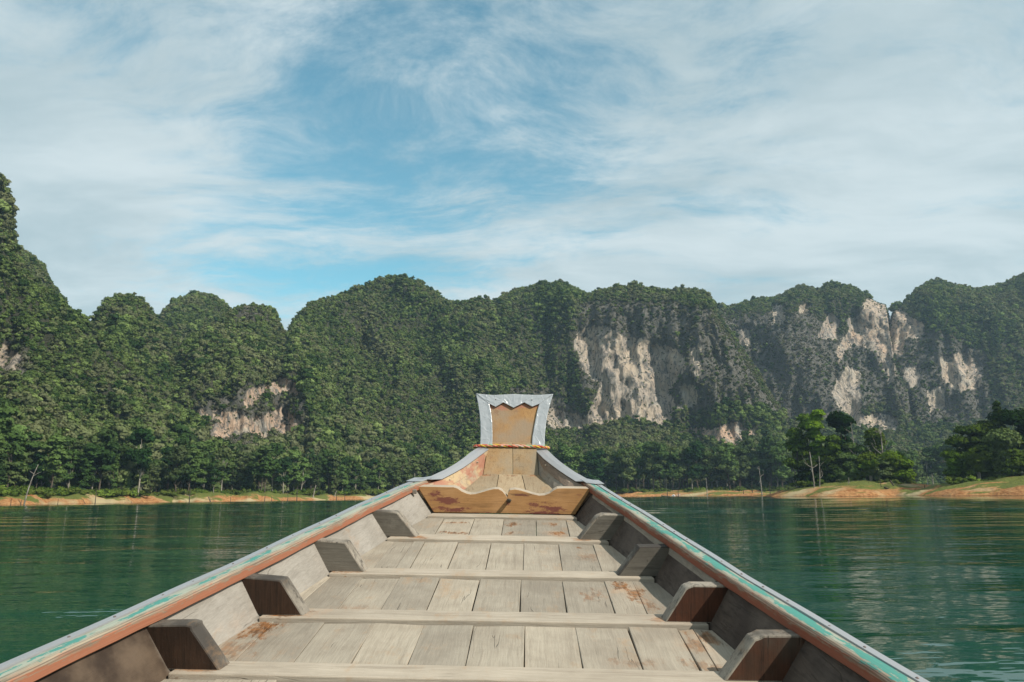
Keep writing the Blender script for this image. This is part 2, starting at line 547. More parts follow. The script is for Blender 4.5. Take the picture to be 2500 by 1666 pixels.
def inside(u, v, poly, grow=1.0):
    p = np.asarray(poly, float) * S
    c0 = p.mean(0)
    p = c0 + (p - c0) * grow
    r = np.zeros(u.shape, bool)
    x1, y1 = p[-1]
    for x2, y2 in p:
        c = ((y1 > v) != (y2 > v)) & (u < (x2 - x1) * (v - y1) / (y2 - y1 + 1e-9) + x1)
        r ^= c
        x1, y1 = x2, y2
    return r


def soft_mask(u, v, polys, jit=9):
    """share of jittered samples that fall inside any polygon"""
    acc = np.zeros(u.shape)
    pk = np.zeros(u.shape)
    n = 6
    for k in range(n):
        ju = u + fbm(u * 0.03 + k * 3.3, v * 0.03 + k, 3) * jit * 2 + rng.normal(0, 3, u.shape)
        jv = v + fbm(u * 0.03 - k * 2.3, v * 0.03 + 7 + k, 3) * jit * 2 + rng.normal(0, 3, u.shape)
        for it in polys:
            poly, pink = it if isinstance(it, tuple) else (it, 0)
            i_ = inside(ju, jv, poly, (1.16 if poly[0][0] > 1800 else 1.09) if isinstance(it, tuple) else 1.0)
            acc += i_
            pk += i_ * pink
    return np.clip(acc / n, 0, 1), np.clip(pk / n, 0, 1)


def lerp_prof(pr, s):
    p = np.array(pr)
    return np.interp(s, np.linspace(0, 1, len(p)), p[:, 0]), np.interp(s, np.linspace(0, 1, len(p)), p[:, 1])


forest_P, forest_s, forest_k = [], [], []
LABELS = {
    'tower': 'tall forested limestone tower rising past the left edge of the picture',
    'shoulder': 'small dark rounded hilltop just behind the tall tower',
    'peak_one': 'small pointed forested peak nearest the tall tower',
    'peak_two': 'middle one of three small dark peaks, set farthest back',
    'peak_three': 'small flat topped forested peak above the pink rock scar',
    'dome': 'broad green forested mountain directly left of the boat prow',
    'cliff': 'long mountain with the big pale bare cliff behind the prow',
    'massif': 'grey rocky mountain with streaked cliffs above the wooded islet',
    'far_wall': 'farthest hazy mountain wall right of the narrow notch',
}
for bi, (bn, b) in enumerate(BODIES.items()):
    sk = np.array(b['sk'], float) * S
    nc = int((sk[-1, 0] - sk[0, 0]) / 3.2)
    u = np.linspace(sk[0, 0], sk[-1, 0], nc)
    vs = np.interp(u, sk[:, 0], sk[:, 1]) + fbm(u * 0.05, u * 0 + bi, 3) * 4
    Db = shore_D(u) * 0 + np.interp(u, _SU, _SD) + b['lo']
    nr = 96 if b['prof'] == 'hill' else 140
    s = np.linspace(0, 1, nr)
    td, thh = lerp_prof(PROF[b['prof']], s)
    # a smoother profile
    kern = np.ones(9) / 9
    td = np.convolve(np.pad(td, 4, 'edge'), kern, 'valid')
    thh = np.convolve(np.pad(thh, 4, 'edge'), kern, 'valid')
    td = (td - td[0]) / (td[-1] - td[0])
    thh = (thh - thh[0]) / (thh[-1] - thh[0])
    U, SS = np.meshgrid(u, s)
    fold = fbm(U * 0.0065 + bi * 5 + SS * 0.9, SS * 1.8 + bi, 3) * 48 + fbm(U * 0.018 + bi * 9 - SS * 1.1, SS * 6.0 + 4, 3) * 15 + fbm(U * 0.05 + bi, SS * 17, 2) * 4
    if b['prof'] == 'cliff':
        fold = fold * 0.62 + fbm(U * 0.028 + 31, SS * 5.0, 3) * 7
    depth = b['dep'] * (0.75 + 0.25 * np.clip((1130 * S - vs) / (400 * S), 0, 1.6))[None, :]
    D = Db[None, :] + td[:, None] * depth + fold * np.sin(np.pi * np.clip(SS * 0.9 + 0.1, 0, 1)) ** 0.6
    bear, el = bearing_elev(u, vs)
    Dc = D[-1]
    zc = np.maximum(HC + Dc * el - 4.2, 3.0)
    Z = 3.0 + (zc - 3.0)[None, :] * thh[:, None] + fbm(U * 0.05, SS * 9 + bi, 3) * 3 * (np.sin(np.pi * SS))
    # back slope
    nb = 14
    bt = np.linspace(0, 1, nb + 1)[1:]
    Dbk = Dc[None, :] + bt[:, None] * 160
    Zbk = zc[None, :] * (1 - bt[:, None] ** 1.4) - 2 * bt[:, None]
    Dall = np.concatenate([D, Dbk])
    Zall = np.concatenate([Z, Zbk])
    P = np.stack([np.stack([np.sin(bear) * Dall[r], np.cos(bear) * Dall[r], Zall[r]], -1) for r in range(len(Dall))])
    # base skirt is sunk into the shore strip
    V = P.reshape(-1, 3)
    F = grid_faces(len(Dall), nc)
    pu, pvv = project(V)
    rk, pk = soft_mask(pu, pvv, ROCK)
    sc_, _ = soft_mask(pu, pvv, SCRUB, 14)
    front = np.repeat(np.arange(len(Dall)) < nr, nc)
    own = {'tower': (0,), }
    rk = rk * front
    pk = pk * front
    sc_ = sc_ * front
    # hollow the bare faces a little so that the trees above overhang them
    V = V.copy()
    dirn = V[:, :2] / np.linalg.norm(V[:, :2], axis=1, keepdims=True)
    arc = np.tile(bear, len(Dall)) * 700.0
    flute = fbm(arc * 0.055, V[:, 2] * 0.03 + bi, 3) * 6 + fbm(arc * 0.16, V[:, 2] * 0.08, 3) * 4.5 + fbm(arc * 0.4, V[:, 2] * 0.22, 2) * 2.6
    V[:, :2] += dirn * (rk * (5.0 + flute) + sc_ * (1 - rk) * flute * 0.5)[:, None]
    me = np_mesh('mountain', V, F, M['rock'], True)
    for nm, arr in (('rock', rk), ('pink', pk), ('scrub', sc_)):
        at = me.attributes.new(nm, 'FLOAT', 'POINT')
        at.data.foreach_set('value', arr.astype(np.float32))
    tag(add('mountain', me), LABELS[bn], 'mountain', 'forested mountains round the lake', 'structure')
    # trees on it
    lim = (nr + 2) * nc
    ok = (F < lim).all(1)
    Ff = F[ok]
    tri = np.concatenate([Ff[:, [0, 1, 2]], Ff[:, [0, 2, 3]]])
    A = 0.5 * np.linalg.norm(np.cross(V[tri[:, 1]] - V[tri[:, 0]], V[tri[:, 2]] - V[tri[:, 0]]), axis=1)
    spacing = 4.3 if b['prof'] == 'hill' else 4.6
    n = int(A.sum() / spacing)
    idx = rng.choice(len(tri), n, p=A / A.sum())
    r1, r2 = rng.random(n), rng.random(n)
    fl = r1 + r2 > 1
    r1[fl], r2[fl] = 1 - r1[fl], 1 - r2[fl]
    T = tri[idx]
    mixp = lambda a: a[T[:, 0]] * (1 - r1 - r2) + a[T[:, 1]] * r1 + a[T[:, 2]] * r2
    Q = V[T[:, 0]] * (1 - r1 - r2)[:, None] + V[T[:, 1]] * r1[:, None] + V[T[:, 2]] * r2[:, None]
    qr, qs = mixp(rk), mixp(sc_)
    keep = rng.random(n) < np.where(qr > 0.45, 0.09, np.where(qs > 0.5, 0.80, 1.0))
    qu, qv = project(Q)
    keep &= Q[:, 2] > 2.5
    Q, qr, qs = Q[keep], qr[keep], qs[keep]
    n = len(Q)
    patch = fbm(Q[:, 0] * 0.02, Q[:, 2] * 0.02 + Q[:, 1] * 0.01, 3)
    scl = np.clip(rng.lognormal(-0.04, 0.42, n), 0.4, 2.1) * np.where(qs > 0.5, 1.2, 1.68 + 0.5 * np.clip(patch * 2, -1, 1))
    scl = np.where(qr > 0.45, 0.9, scl)
    # bigger trees low down
    low = np.clip(1 - (Q[:, 2] - 3) / 45, 0, 1)
    scl *= 1 + 0.45 * low * (qs < 0.5)
    kind = np.where((qs > 0.5) & (rng.random(n) < 0.75), 8 + rng.integers(0, 4, n), rng.integers(0, 8, n))
    qt = mixp(np.repeat(np.arange(len(Dall)) / nr, nc).astype(float))[keep]
    scl = np.where(qt > 0.93, np.minimum(scl, 2.3), scl)
    Q[:, 2] += scl * 0.35
    forest_P.append(Q)
    forest_s.append(scl)
    forest_k.append(kind)
forest_P = np.concatenate(forest_P)
forest_s = np.concatenate(forest_s)
forest_k = np.concatenate(forest_k)
print('forest crowns', len(forest_P))


# ------------------------------------------------------------------ foliage builders
def leaf_quads(g, centres, radii, n, size, up=0.35, squash=0.8, shell=(0.75, 1.05), aspect=0.7):
    """n small leaf faces spread over the outer shell of a set of clumps"""
    centres = np.asarray(centres, float)
    radii = np.asarray(radii, float)
    w_ = radii ** 2
    ci = g.choice(len(centres), n, p=w_ / w_.sum())
    d = g.normal(size=(n, 3))
    d[:, 2] = np.abs(d[:, 2]) * 0.9 + d[:, 2] * 0.35
    d /= np.linalg.norm(d, axis=1, keepdims=True)
    r = radii[ci] * g.uniform(*shell, n)
    p = centres[ci] + d * r[:, None] * np.array([1, 1, squash])
    nrm = d + g.normal(size=(n, 3)) * 0.55 + np.array([0, 0, up])
    nrm /= np.linalg.norm(nrm, axis=1, keepdims=True)
    t = np.cross(nrm, g.normal(size=(n, 3)))
    t /= np.linalg.norm(t, axis=1, keepdims=True)
    b_ = np.cross(nrm, t)
    sz = size * g.uniform(0.6, 1.4, n)[:, None]
    t = t * sz
    b_ = b_ * sz * aspect
    V = np.stack([p - t - b_ * 0.5, p + t * 0.2 - b_, p + t + b_ * 0.4, p - t * 0.3 + b_], 1).reshape(-1, 3)
    return V, np.arange(n * 4).reshape(-1, 4)


def ico(center, r, g, sub=1, rough=0.2, squash=0.8):
    bm = bmesh.new()
    bmesh.ops.create_icosphere(bm, subdivisions=sub, radius=1.0)
    v = np.array([p.co[:] for p in bm.verts])
    f = np.array([[q.index for q in fc.verts] for fc in bm.faces])
    bm.free()
    v = v * (1 + g.uniform(-rough, rough, (len(v), 1))) * r * np.array([1, 1, squash]) + np.asarray(center)
    f = np.concatenate([f, f[:, 2:3]], 1)
    return v, f


def np_merge(parts):
    vs, fs, o = [], [], 0
    for v, f in parts:
        vs.append(np.asarray(v))
        fs.append(np.asarray(f) + o)
        o += len(v)
    return np.concatenate(vs), np.concatenate(fs)


def tri_fix(f):
    return f


def leaf_mesh(name, V, F, mat):
    """quads, some of which repeat their last corner (triangles)"""
    F = np.asarray(F)
    t = F[:, 2] == F[:, 3]
    me = bpy.data.meshes.new(name)
    lens = np.where(t, 3, 4)
    loops = np.concatenate([F[i, :lens[i]] for i in range(len(F))]) if t.any() else F.ravel()
    me.vertices.add(len(V))
    me.vertices.foreach_set('co', np.asarray(V, np.float32).ravel())
    me.loops.add(len(loops))
    me.loops.foreach_set('vertex_index', loops.astype(np.int32))
    me.polygons.add(len(F))
    st_ = np.concatenate([[0], np.cumsum(lens)[:-1]]).astype(np.int32)
    me.polygons.foreach_set('loop_start', st_)
    me.polygons.foreach_set('loop_total', lens.astype(np.int32))
    me.update(calc_edges=True)
    me.materials.append(mat)
    return me


# crown shapes for the forest on the slopes
src = bpy.data.collections.new('crown_shapes')
for k in range(12):
    g = np.random.default_rng(100 + k)
    if k < 8:
        nl = g.integers(4, 8)
        ang = g.uniform(0, 6.283, nl)
        rr = g.uniform(0.25, 0.62, nl)
        c = np.stack([np.cos(ang) * rr, np.sin(ang) * rr, g.uniform(-0.15, 0.65, nl) * (1.1 if k % 3 else 1.6)], 1)
        rad = g.uniform(0.36, 0.62, nl)
        V, F = leaf_quads(g, c, rad, 170, 0.17, squash=0.85)
        mat = M['forest']
    else:
        nl = g.integers(3, 6)
        c = np.stack([g.uniform(-0.5, 0.5, nl), g.uniform(-0.5, 0.5, nl), g.uniform(-0.2, 0.5, nl)], 1)
        rad = g.uniform(0.3, 0.55, nl)
        V, F = leaf_quads(g, c, rad, 90, 0.19, squash=1.0)
        mat = M['scrub']
    parts = [(V, F)]
    for cc, r_ in zip(c, rad):
        parts.append(ico(cc, r_ * 0.82, g, 1, 0.15))
    V, F = np_merge(parts)
    o = bpy.data.objects.new('crown_shape_%02d' % k, leaf_mesh('crown_shape', V, F, mat))
    src.objects.link(o)


def instancer(name, P, scl, kind, coll, label, cat):
    me = bpy.data.meshes.new(name)
    me.vertices.add(len(P))
    me.vertices.foreach_set('co', np.asarray(P, np.float32).ravel())
    n = len(P)
    a = me.attributes.new('size', 'FLOAT_VECTOR', 'POINT')
    s3 = np.asarray(scl)[:, None] * np.stack([rng.uniform(0.85, 1.2, n), rng.uniform(0.85, 1.2, n), rng.uniform(0.8, 1.35, n)], 1)
    a.data.foreach_set('vector', s3.astype(np.float32).ravel())
    a = me.attributes.new('turn', 'FLOAT_VECTOR', 'POINT')
    rot = np.stack([rng.normal(0, 0.12, n), rng.normal(0, 0.12, n), rng.uniform(0, 6.283, n)], 1)
    a.data.foreach_set('vector', rot.astype(np.float32).ravel())
    a = me.attributes.new('shape', 'INT', 'POINT')
    a.data.foreach_set('value', np.asarray(kind, np.int32))
    o = add(name, me)
    gt = bpy.data.node_groups.new(name + '_scatter', 'GeometryNodeTree')
    gt.interface.new_socket('Geometry', in_out='INPUT', socket_type='NodeSocketGeometry')
    gt.interface.new_socket('Geometry', in_out='OUTPUT', socket_type='NodeSocketGeometry')
    N = gt.nodes
    L = gt.links
    gi, go = N.new('NodeGroupInput'), N.new('NodeGroupOutput')
    iop = N.new('GeometryNodeInstanceOnPoints')
    ci = N.new('GeometryNodeCollectionInfo')
    ci.inputs['Collection'].default_value = coll
    ci.inputs['Separate Children'].default_value = True
    ci.inputs['Reset Children'].default_value = True
    L.new(gi.outputs[0], iop.inputs['Points'])
    L.new(ci.outputs[0], iop.inputs['Instance'])
    iop.inputs['Pick Instance'].default_value = True
    for nm, typ, sock in (('size', 'FLOAT_VECTOR', 'Scale'), ('turn', 'FLOAT_VECTOR', 'Rotation'), ('shape', 'INT', 'Instance Index')):
        na = N.new('GeometryNodeInputNamedAttribute')
        na.data_type = typ
        na.inputs['Name'].default_value = nm
        out = na.outputs[0]
        if sock == 'Rotation':
            er = N.new('FunctionNodeEulerToRotation')
            L.new(out, er.inputs[0])
            out = er.outputs[0]
        L.new(out, iop.inputs[sock])
    L.new(iop.outputs[0], go.inputs[0])
    md = o.modifiers.new('scatter', 'NODES')
    md.node_group = gt
    tag(o, label, cat, kind='stuff')
    return o


instancer('forest', forest_P, forest_s, forest_k, src, 'dense rainforest and cliff scrub covering the mountain slopes', 'forest')

# ------------------------------------------------------------------ the lake
m, nt = new_mat('lake_water')
M['water'] = m
geo = nt.n('ShaderNodeNewGeometry')
pos = geo.outputs['Position']
rip = nt.noise(nt.mapping(pos, (0.8, 1.9, 1), rot=(0, 0, R(-6))), 1.0, 3.0, 0.5)
fine = nt.noise(nt.mapping(pos, (2.6, 6.0, 1), rot=(0, 0, R(4))), 1.0, 2.0, 0.5)
near = nt.vm('DISTANCE', pos, (2.0, 4.0, 0.0))
wake = nt.m('POWER', nt.ramp(near, 4.0, 90.0, 1.0, 0.0, False), 3.0)          # water still disturbed by the boat
h = nt.m('MULTIPLY', nt.m('ADD', nt.m('MULTIPLY', rip, 0.034), nt.m('MULTIPLY', fine, 0.006)), nt.m('ADD', 0.12, nt.m('MULTIPLY', wake, 1.0)))
deep = nt.mix(nt.noise(pos, 0.03, 3.0), (0.003, 0.043, 0.025), (0.004, 0.060, 0.036))
b = nt.n('ShaderNodeBsdfPrincipled', Base_Color=deep, Roughness=0.03, IOR=1.333)
bp = nt.n('ShaderNodeBump', Height=h, Distance=1.0, Strength=0.6)
nt.set(b.inputs['Normal'], bp)
nt.n('ShaderNodeOutputMaterial', Surface=b)
# real ripples: a ring-and-spoke sheet, fine ahead of the boat and coarse elsewhere
az = np.concatenate([np.radians(np.linspace(-50, 50, 260)), np.radians(np.linspace(60, 300, 25))])
rr_ = np.concatenate([[0.4, 1.0, 1.6], np.arange(2.0, 22, 0.11), np.arange(22, 60, 0.22), np.arange(60, 130, 0.34), np.arange(130, 460, 0.75), [480, 520, 600, 750, 1000, 1600]])
AZ, RR = np.meshgrid(az, rr_)
X, Y = np.sin(AZ) * RR, np.cos(AZ) * RR
Zw = np.zeros_like(X)
gw = np.random.default_rng(21)
calm_ = np.clip(0.75 + 1.3 * fbm(X * 0.014 + 5, Y * 0.030, 3), 0.25, 1.5)
for lam, slope, lo_, hi_ in [(0.45, .016, 0, 18), (0.6, .020, 0, 22), (0.75, .024, 0, 45), (0.95, .030, 0, 60), (1.2, .034, 0, 75), (1.5, .034, 0, 130), (1.9, .032, 0, 140), (2.6, .032, 0, 460), (3.3, .034, 0, 460), (4.4, .034, 0, 460), (6.5, .024, 0, 460), (2.3, .03, 100, 460), (2.9, .03, 100, 460)]:
    for r_ in range(2):
        dr = gw.normal(0, 0.30) + (0.12 if r_ else -0.1)
        k_ = 2 * math.pi / (lam * gw.uniform(0.9, 1.1))
        wob_ = 2.5 * fbm(X * 0.05 / lam + lam * 7, Y * 0.03 / lam + r_ * 3, 2)
        fade = np.clip((hi_ - RR) / (hi_ * 0.3), 0, 1) * (np.clip((RR - lo_) / 30, 0, 1) if lo_ else 1)
        Zw += slope / k_ * 0.56 * np.sin(k_ * (math.sin(dr) * X + math.cos(dr) * Y) + gw.uniform(0, 6.28) + wob_) * fade
Zw *= calm_ * (np.abs(AZ) < R(52))
V = np.stack([X, Y, Zw], -1).reshape(-1, 3)
nr_, nc_ = AZ.shape
i_ = np.arange(nr_ - 1)[:, None] * nc_ + np.arange(nc_)[None, :]
j_ = np.arange(nr_ - 1)[:, None] * nc_ + (np.arange(nc_)[None, :] + 1) % nc_
F = np.stack([i_, i_ + nc_, j_ + nc_, j_], -1).reshape(-1, 4)
tag(add('lake', np_mesh('lake', V, F, M['water'], True)), 'calm dark green lake water with fine ripples', 'lake', kind='structure')

# ------------------------------------------------------------------ islets of bare earth near the far shore
def islet(u0, u1, D, depth, top, label, jag=0.35, seed=1, lean=0.0):
    """a low mound: longer across than deep"""
    a, b_ = spot(u0, D), spot(u1, D)
    c = (a + b_) / 2
    half = (b_ - a).length / 2
    ax = (b_ - a).normalized()
    ay = Vector((-ax.y, ax.x, 0))
    n, k = 72, 12
    v = []
    g = np.random.default_rng(seed)
    ph = g.uniform(0, 6, 4)
    for i in range(k + 1):
        t = i / k
        for j in range(n):
            an = 2 * math.pi * j / n
            wob = 1 + 0.10 * math.sin(3 * an + ph[0]) + 0.06 * math.sin(7 * an + ph[1]) + 0.03 * math.sin(15 * an + ph[2])
            rr = (1.06 - t) * wob if t < 1 else 0
            q = c + ax * (math.cos(an) * half * rr + lean * half * t) + ay * (math.sin(an) * depth * rr)
            prof_ = (t ** 0.62) * 1.06
            q.z = -0.5 + (top + 0.5) * prof_ + float(fbm(np.array(q.x * 0.35), np.array(q.y * 0.35 + seed), 3)) * jag * min(1, t * 4)
            v.append(q)
    f = []
    for i in range(k):
        for j in range(n):
            f.append((i * n + j, i * n + (j + 1) % n, (i + 1) * n + (j + 1) % n, (i + 1) * n + j))
    me = py_mesh('islet', v, f, M['earth'], smooth=True)
    return tag(add('islet', me), label, 'islet', kind='structure')


islet(1870, 2360, 243, 22, 4.3, 'orange earth islet carrying the clump of tall trees', seed=3, jag=0.7)
islet(2230, 2900, 226, 30, 4.8, 'orange earth headland with dark trees at the right edge', seed=5, jag=0.8)
islet(1505, 1612, 385, 9, 2.2, 'small bare earth islet beside the boat prow', seed=8)
islet(1650, 1880, 370, 12, 2.7, 'low grassy islet between the prow and the wooded islet', seed=9)
islet(1780, 1960, 330, 10, 1.6, 'thin spit of orange earth left of the wooded islet', seed=12)

# ================================================================== THE BOAT
# boat space: x across (0 = centre line), y towards the bow, z up from the floor boards
BX = 0.185                             # the eye sits this far right of the centre line
BH = 1.03                              # and this far above the plane of the floor boards
_f = ray(1296, 893)
_f = _f / np.linalg.norm(_f)
_l = np.cross(_f, [0, 0, 1.0])
_l /= np.linalg.norm(_l)
_u = np.cross(_l, _f)
_rho = R(-1.4)
_l2 = math.cos(_rho) * _l + math.sin(_rho) * _u
_u2 = np.cross(_l2, _f)
Bm = Matrix([list(r) for r in np.array([_l2, _f, _u2]).T])
boat = bpy.data.objects.new('longtail_boat', None)
link(boat)
boat.matrix_world = Matrix.Translation(Vector((0, 0, HC)) - Bm @ Vector((BX, 0, BH))) @ Bm.to_4x4()
tag(boat, 'weathered wooden longtail boat seen from inside towards its upswept prow', 'boat')
INV = boat.matrix_world.inverted()


def interp(t, xs, ys): return float(np.interp(t, xs, ys))


def wf(y): return interp(y, [-2, -1, 0, 1, 1.6, 2.46, 3.0, 3.64, 4.4, 5.11, 5.5], [1.34, 1.32, 1.27, 1.19, 1.11, 0.982, 0.888, 0.778, 0.63, 0.475, 0.37])
def wl(y): return interp(y, [-2, -1, 0, 1, 1.5, 2.0, 2.34, 2.67, 3.0, 3.64, 4.3, 5.14, 5.5], [1.47, 1.45, 1.41, 1.33, 1.26, 1.168, 1.10, 1.037, 0.972, 0.866, 0.757, 0.605, 0.53])
def xo(y): return interp(y, [5.0, 6.0], [0.0, 0.045])
def zb(y): return max(0.0, 1.2 - y) * math.tan(R(9.9))       # behind the eye the floor levels out


# ---------------- boat materials (coordinates in boat space, so grain runs through)
def boat_coords(nt, jitter=True):
    t = nt.n('ShaderNodeTexCoord')
    t.object = boat
    p = t.outputs['Object']
    if not jitter: return p, p
    r = nt.n('ShaderNodeObjectInfo').outputs['Random']
    off = nt.n('ShaderNodeCombineXYZ', X=nt.m('MULTIPLY', r, 17.0), Y=nt.m('MULTIPLY', r, 31.0), Z=nt.m('MULTIPLY', r, 7.0)).outputs[0]
    return p, nt.vm('ADD', p, off)


def blobs(nt, p, spots, nscale=9.0, stretch=(1, 1, 1), seed=0.0, hard=0.22):
    """ragged stains: (x, y, z, rx, ry, rz, strength) each"""
    n = nt.noise(nt.mapping(p, stretch, (seed, seed, 0)), nscale, 10.0, 0.76)
    acc = None
    for (x, y, z, rx, ry, rz, s_) in spots:
        q = nt.vm('DIVIDE', nt.vm('SUBTRACT', p, (x, y, z)), (rx, ry, rz))
        d = nt.m('SUBTRACT', 1.0, nt.vm('LENGTH', q))
        d = nt.m('ADD', d, nt.m('MULTIPLY', nt.m('SUBTRACT', n, 0.5), 6.0))
        d = nt.m('MULTIPLY', nt.ramp(d, 0.18, 0.18 + hard * 2.4), s_)
        acc = d if acc is None else nt.m('MAXIMUM', acc, d)
    return acc


def wood_mat(name, light, mid, dark, axis='y', stains=(), stain_col=(0.22, 0.085, 0.02), rough=0.75, grain=1.0, grey=None, paint=None, tint=0.2, bump=0.0025, crack=0.4):
    m, nt = new_mat(name)
    p0, p = boat_coords(nt)
    sc = {'y': (55, 2.2, 55), 'x': (2.2, 55, 55), 'z': (55, 55, 2.2)}[axis]
    wob = nt.vm('ADD', p, nt.vm('SCALE', nt.vm('SUBTRACT', nt.noise(p, 3.0, 3.0, col=True), (0.5, 0.5, 0.5)), 0.03))
    g1 = nt.noise(nt.mapping(wob, sc), 1.0, 7.0, 0.65)
    g2 = nt.noise(nt.mapping(wob, tuple(s * 0.28 for s in sc)), 1.0, 4.0, 0.6)
    bl = nt.noise(p, 4.5, 5.0, 0.6)
    g3 = nt.noise(nt.mapping(wob, tuple(s * 3.2 for s in sc)), 1.0, 3.0, 0.7)
    sp = nt.noise(p, 38.0, 4.0, 0.7)
    c = nt.mix(nt.ramp(bl, 0.3, 0.7), mid, light)
    c = nt.mix(nt.m('MULTIPLY', nt.ramp(g1, 0.48, 0.72), 0.55 * grain), c, dark)
    c = nt.mix(nt.m('MULTIPLY', nt.ramp(g2, 0.55, 0.75), 0.4 * grain), c, dark)
    c = nt.mix(1.0, c, nt.mix(nt.ramp(g3, 0.3, 0.7), (0.91, 0.905, 0.90), (1.07, 1.07, 1.07)), 'MULTIPLY')
    if grey: c = nt.mix(nt.ramp(nt.noise(p, 2.3, 4.0, 0.6), 0.42, 0.62), c, grey)
    # tone differs from piece to piece
    r = nt.n('ShaderNodeObjectInfo').outputs['Random']
    c = nt.mix(1.0, c, nt.mix(nt.m('FRACT', nt.m('MULTIPLY', r, 7.31)), (1 - tint,) * 3, (1 + tint * 0.7, 1 + tint * 0.62, 1 + tint * 0.5)), 'MULTIPLY')
    # faint warm bleeding everywhere, dark specks
    c = nt.mix(nt.m('MULTIPLY', nt.ramp(nt.noise(nt.mapping(p, (1, 0.5, 1)), 7.0, 6.0, 0.7), 0.54, 0.74), 0.45), c, (0.34, 0.19, 0.085) if light[0] > 0.2 else tuple(k * 1.3 for k in light))
    c = nt.mix(nt.m('MULTIPLY', nt.ramp(sp, 0.66, 0.76), 0.45), c, dark)
    if paint: c = paint(nt, p0, p, c)
    if stains:
        s1 = blobs(nt, p0, stains, 20.0, {'y': (1, 0.4, 1), 'x': (0.4, 1, 1), 'z': (1, 1, 0.4)}[axis], 2.0)
        halo = blobs(nt, p0, [(x, y, z, a * 1.7, b * 1.7, d * 1.7, s_ * 0.5) for x, y, z, a, b, d, s_ in stains], 5.0, (1, 0.6, 1), 5.0, 0.7)
        c = nt.mix(halo, c, tuple(min(1, 0.3 + k * 1.35) * f_ for k, f_ in zip(stain_col, (0.72, 0.6, 0.42))))
        c = nt.mix(nt.m('MULTIPLY', s1, nt.ramp(g1, 0.25, 0.6, 0.35, 1.0)), c, nt.mix(nt.ramp(nt.noise(p0, 30.0, 4.0), 0.4, 0.62), stain_col, tuple(k * 0.35 for k in stain_col)))
    # checks (drying cracks) along the grain
    ck = nt.noise(nt.mapping(wob, tuple((s * 0.22 if s > 5 else s * 0.3) for s in sc)), 1.0, 3.0, 0.5)
    ckm = nt.m('MULTIPLY', nt.ramp(nt.m('ABSOLUTE', nt.m('SUBTRACT', ck, 0.5)), 0.0, 0.007, 1.0, 0.0), nt.ramp(nt.noise(p, 3.1, 2.0), 0.55, 0.63))
    c = nt.mix(nt.m('MULTIPLY', ckm, crack), c, (0.05, 0.04, 0.03))
    hh = nt.m('SUBTRACT', nt.m('ADD', nt.m('ADD', g1, nt.m('MULTIPLY', g3, 0.5)), nt.m('MULTIPLY', sp, 0.4)), nt.m('MULTIPLY', ckm, 1.5))
    finish(nt, c, rough, hh, bump, 0.7, 0.25)
    return m


FLOOR_STAINS = [(-0.86, 2.86, 0, .09, .12, .1, .95), (-0.90, 2.66, 0, .12, .14, .1, .5), (0.60, 3.52, 0, .06, .12, .1, .9), (0.66, 3.40, 0, .05, .14, .1, .8),
                (0.48, 3.38, 0, .06, .1, .1, .5), (-0.28, 4.86, 0, .10, .03, .1, .9), (-0.28, 4.56, 0, .10, .04, .1, .9), (0.08, 4.84, 0, .05, .10, .1, .9),
                (0.07, 4.6, 0, .03, .06, .1, .7), (0.34, 4.86, 0, .03, .05, .1, .9), (0.36, 4.62, 0, .07, .07, .1, .95), (0.86, 2.88, 0, .07, .1, .1, .8),
                (-0.93, 3.35, 0, .08, .14, .1, .5), (0.47, 4.24, 0, .03, .02, .1, .8), (0.78, 2.6, 0, .08, .08, .1, .45), (-1.04, 2.62, 0, .07, .12, .1, .7), (-0.97, 2.80, 0, .06, .10, .1, .6), (-0.90, 3.22, 0, .05, .12, .1, .6), (-0.86, 3.5, 0, .05, .08, .1, .5), (0.80, 2.80, 0, .05, .10, .1, .6), (0.70, 3.28, 0, .05, .12, .1, .6), (-0.72, 3.85, 0, .05, .12, .1, .45), (0.52, 4.05, 0, .05, .12, .1, .4), (0.56, 2.62, 0, .10, .05, .1, .35), (-0.55, 3.15, 0, .08, .04, .1, .3)]
RIB_STAINS = [(-0.80, 3.02, 0.02, .13, .05, .1, .9), (-0.72, 3.65, 0.02, .10, .04, .1, .8), (-0.48, 4.38, 0.02, .13, .04, .1, .8), (0.5, 4.38, 0.02, .08, .04, .1, .7), (-0.95, 2.46, 0.02, .12, .05, .1, .6), (0.72, 3.03, 0.02, .06, .05, .1, .6)]
M['floor_wood'] = wood_mat('grey_floor_wood', (0.335, 0.295, 0.236), (0.265, 0.228, 0.18), (0.135, 0.108, 0.082), 'y', FLOOR_STAINS, grain=0.5)
M['rib_wood'] = wood_mat('pale_rib_wood', (0.40, 0.345, 0.275), (0.33, 0.28, 0.22), (0.2, 0.165, 0.125), 'x', RIB_STAINS, stain_col=(0.27, 0.10, 0.02), tint=0.06)
M['knee_wood'] = wood_mat('grey_knee_wood', (0.165, 0.150, 0.125), (0.115, 0.103, 0.085), (0.04, 0.035, 0.029), 'x')
M['knee_edge'] = wood_mat('worn_knee_edge', (0.36, 0.32, 0.265), (0.17, 0.148, 0.12), (0.03, 0.026, 0.022), 'z', grey=(0.06, 0.052, 0.045), grain=1.5)
M['knee_dark'] = wood_mat('dark_brown_knee_wood', (0.058, 0.031, 0.019), (0.026, 0.015, 0.010), (0.008, 0.006, 0.004), 'z', rough=0.6, grain=1.3)
M['knee_red'] = wood_mat('red_brown_knee_wood', (0.08, 0.030, 0.016), (0.045, 0.027, 0.018), (0.012, 0.009, 0.007), 'z', rough=0.65, grey=(0.065, 0.053, 0.042), grain=1.4)


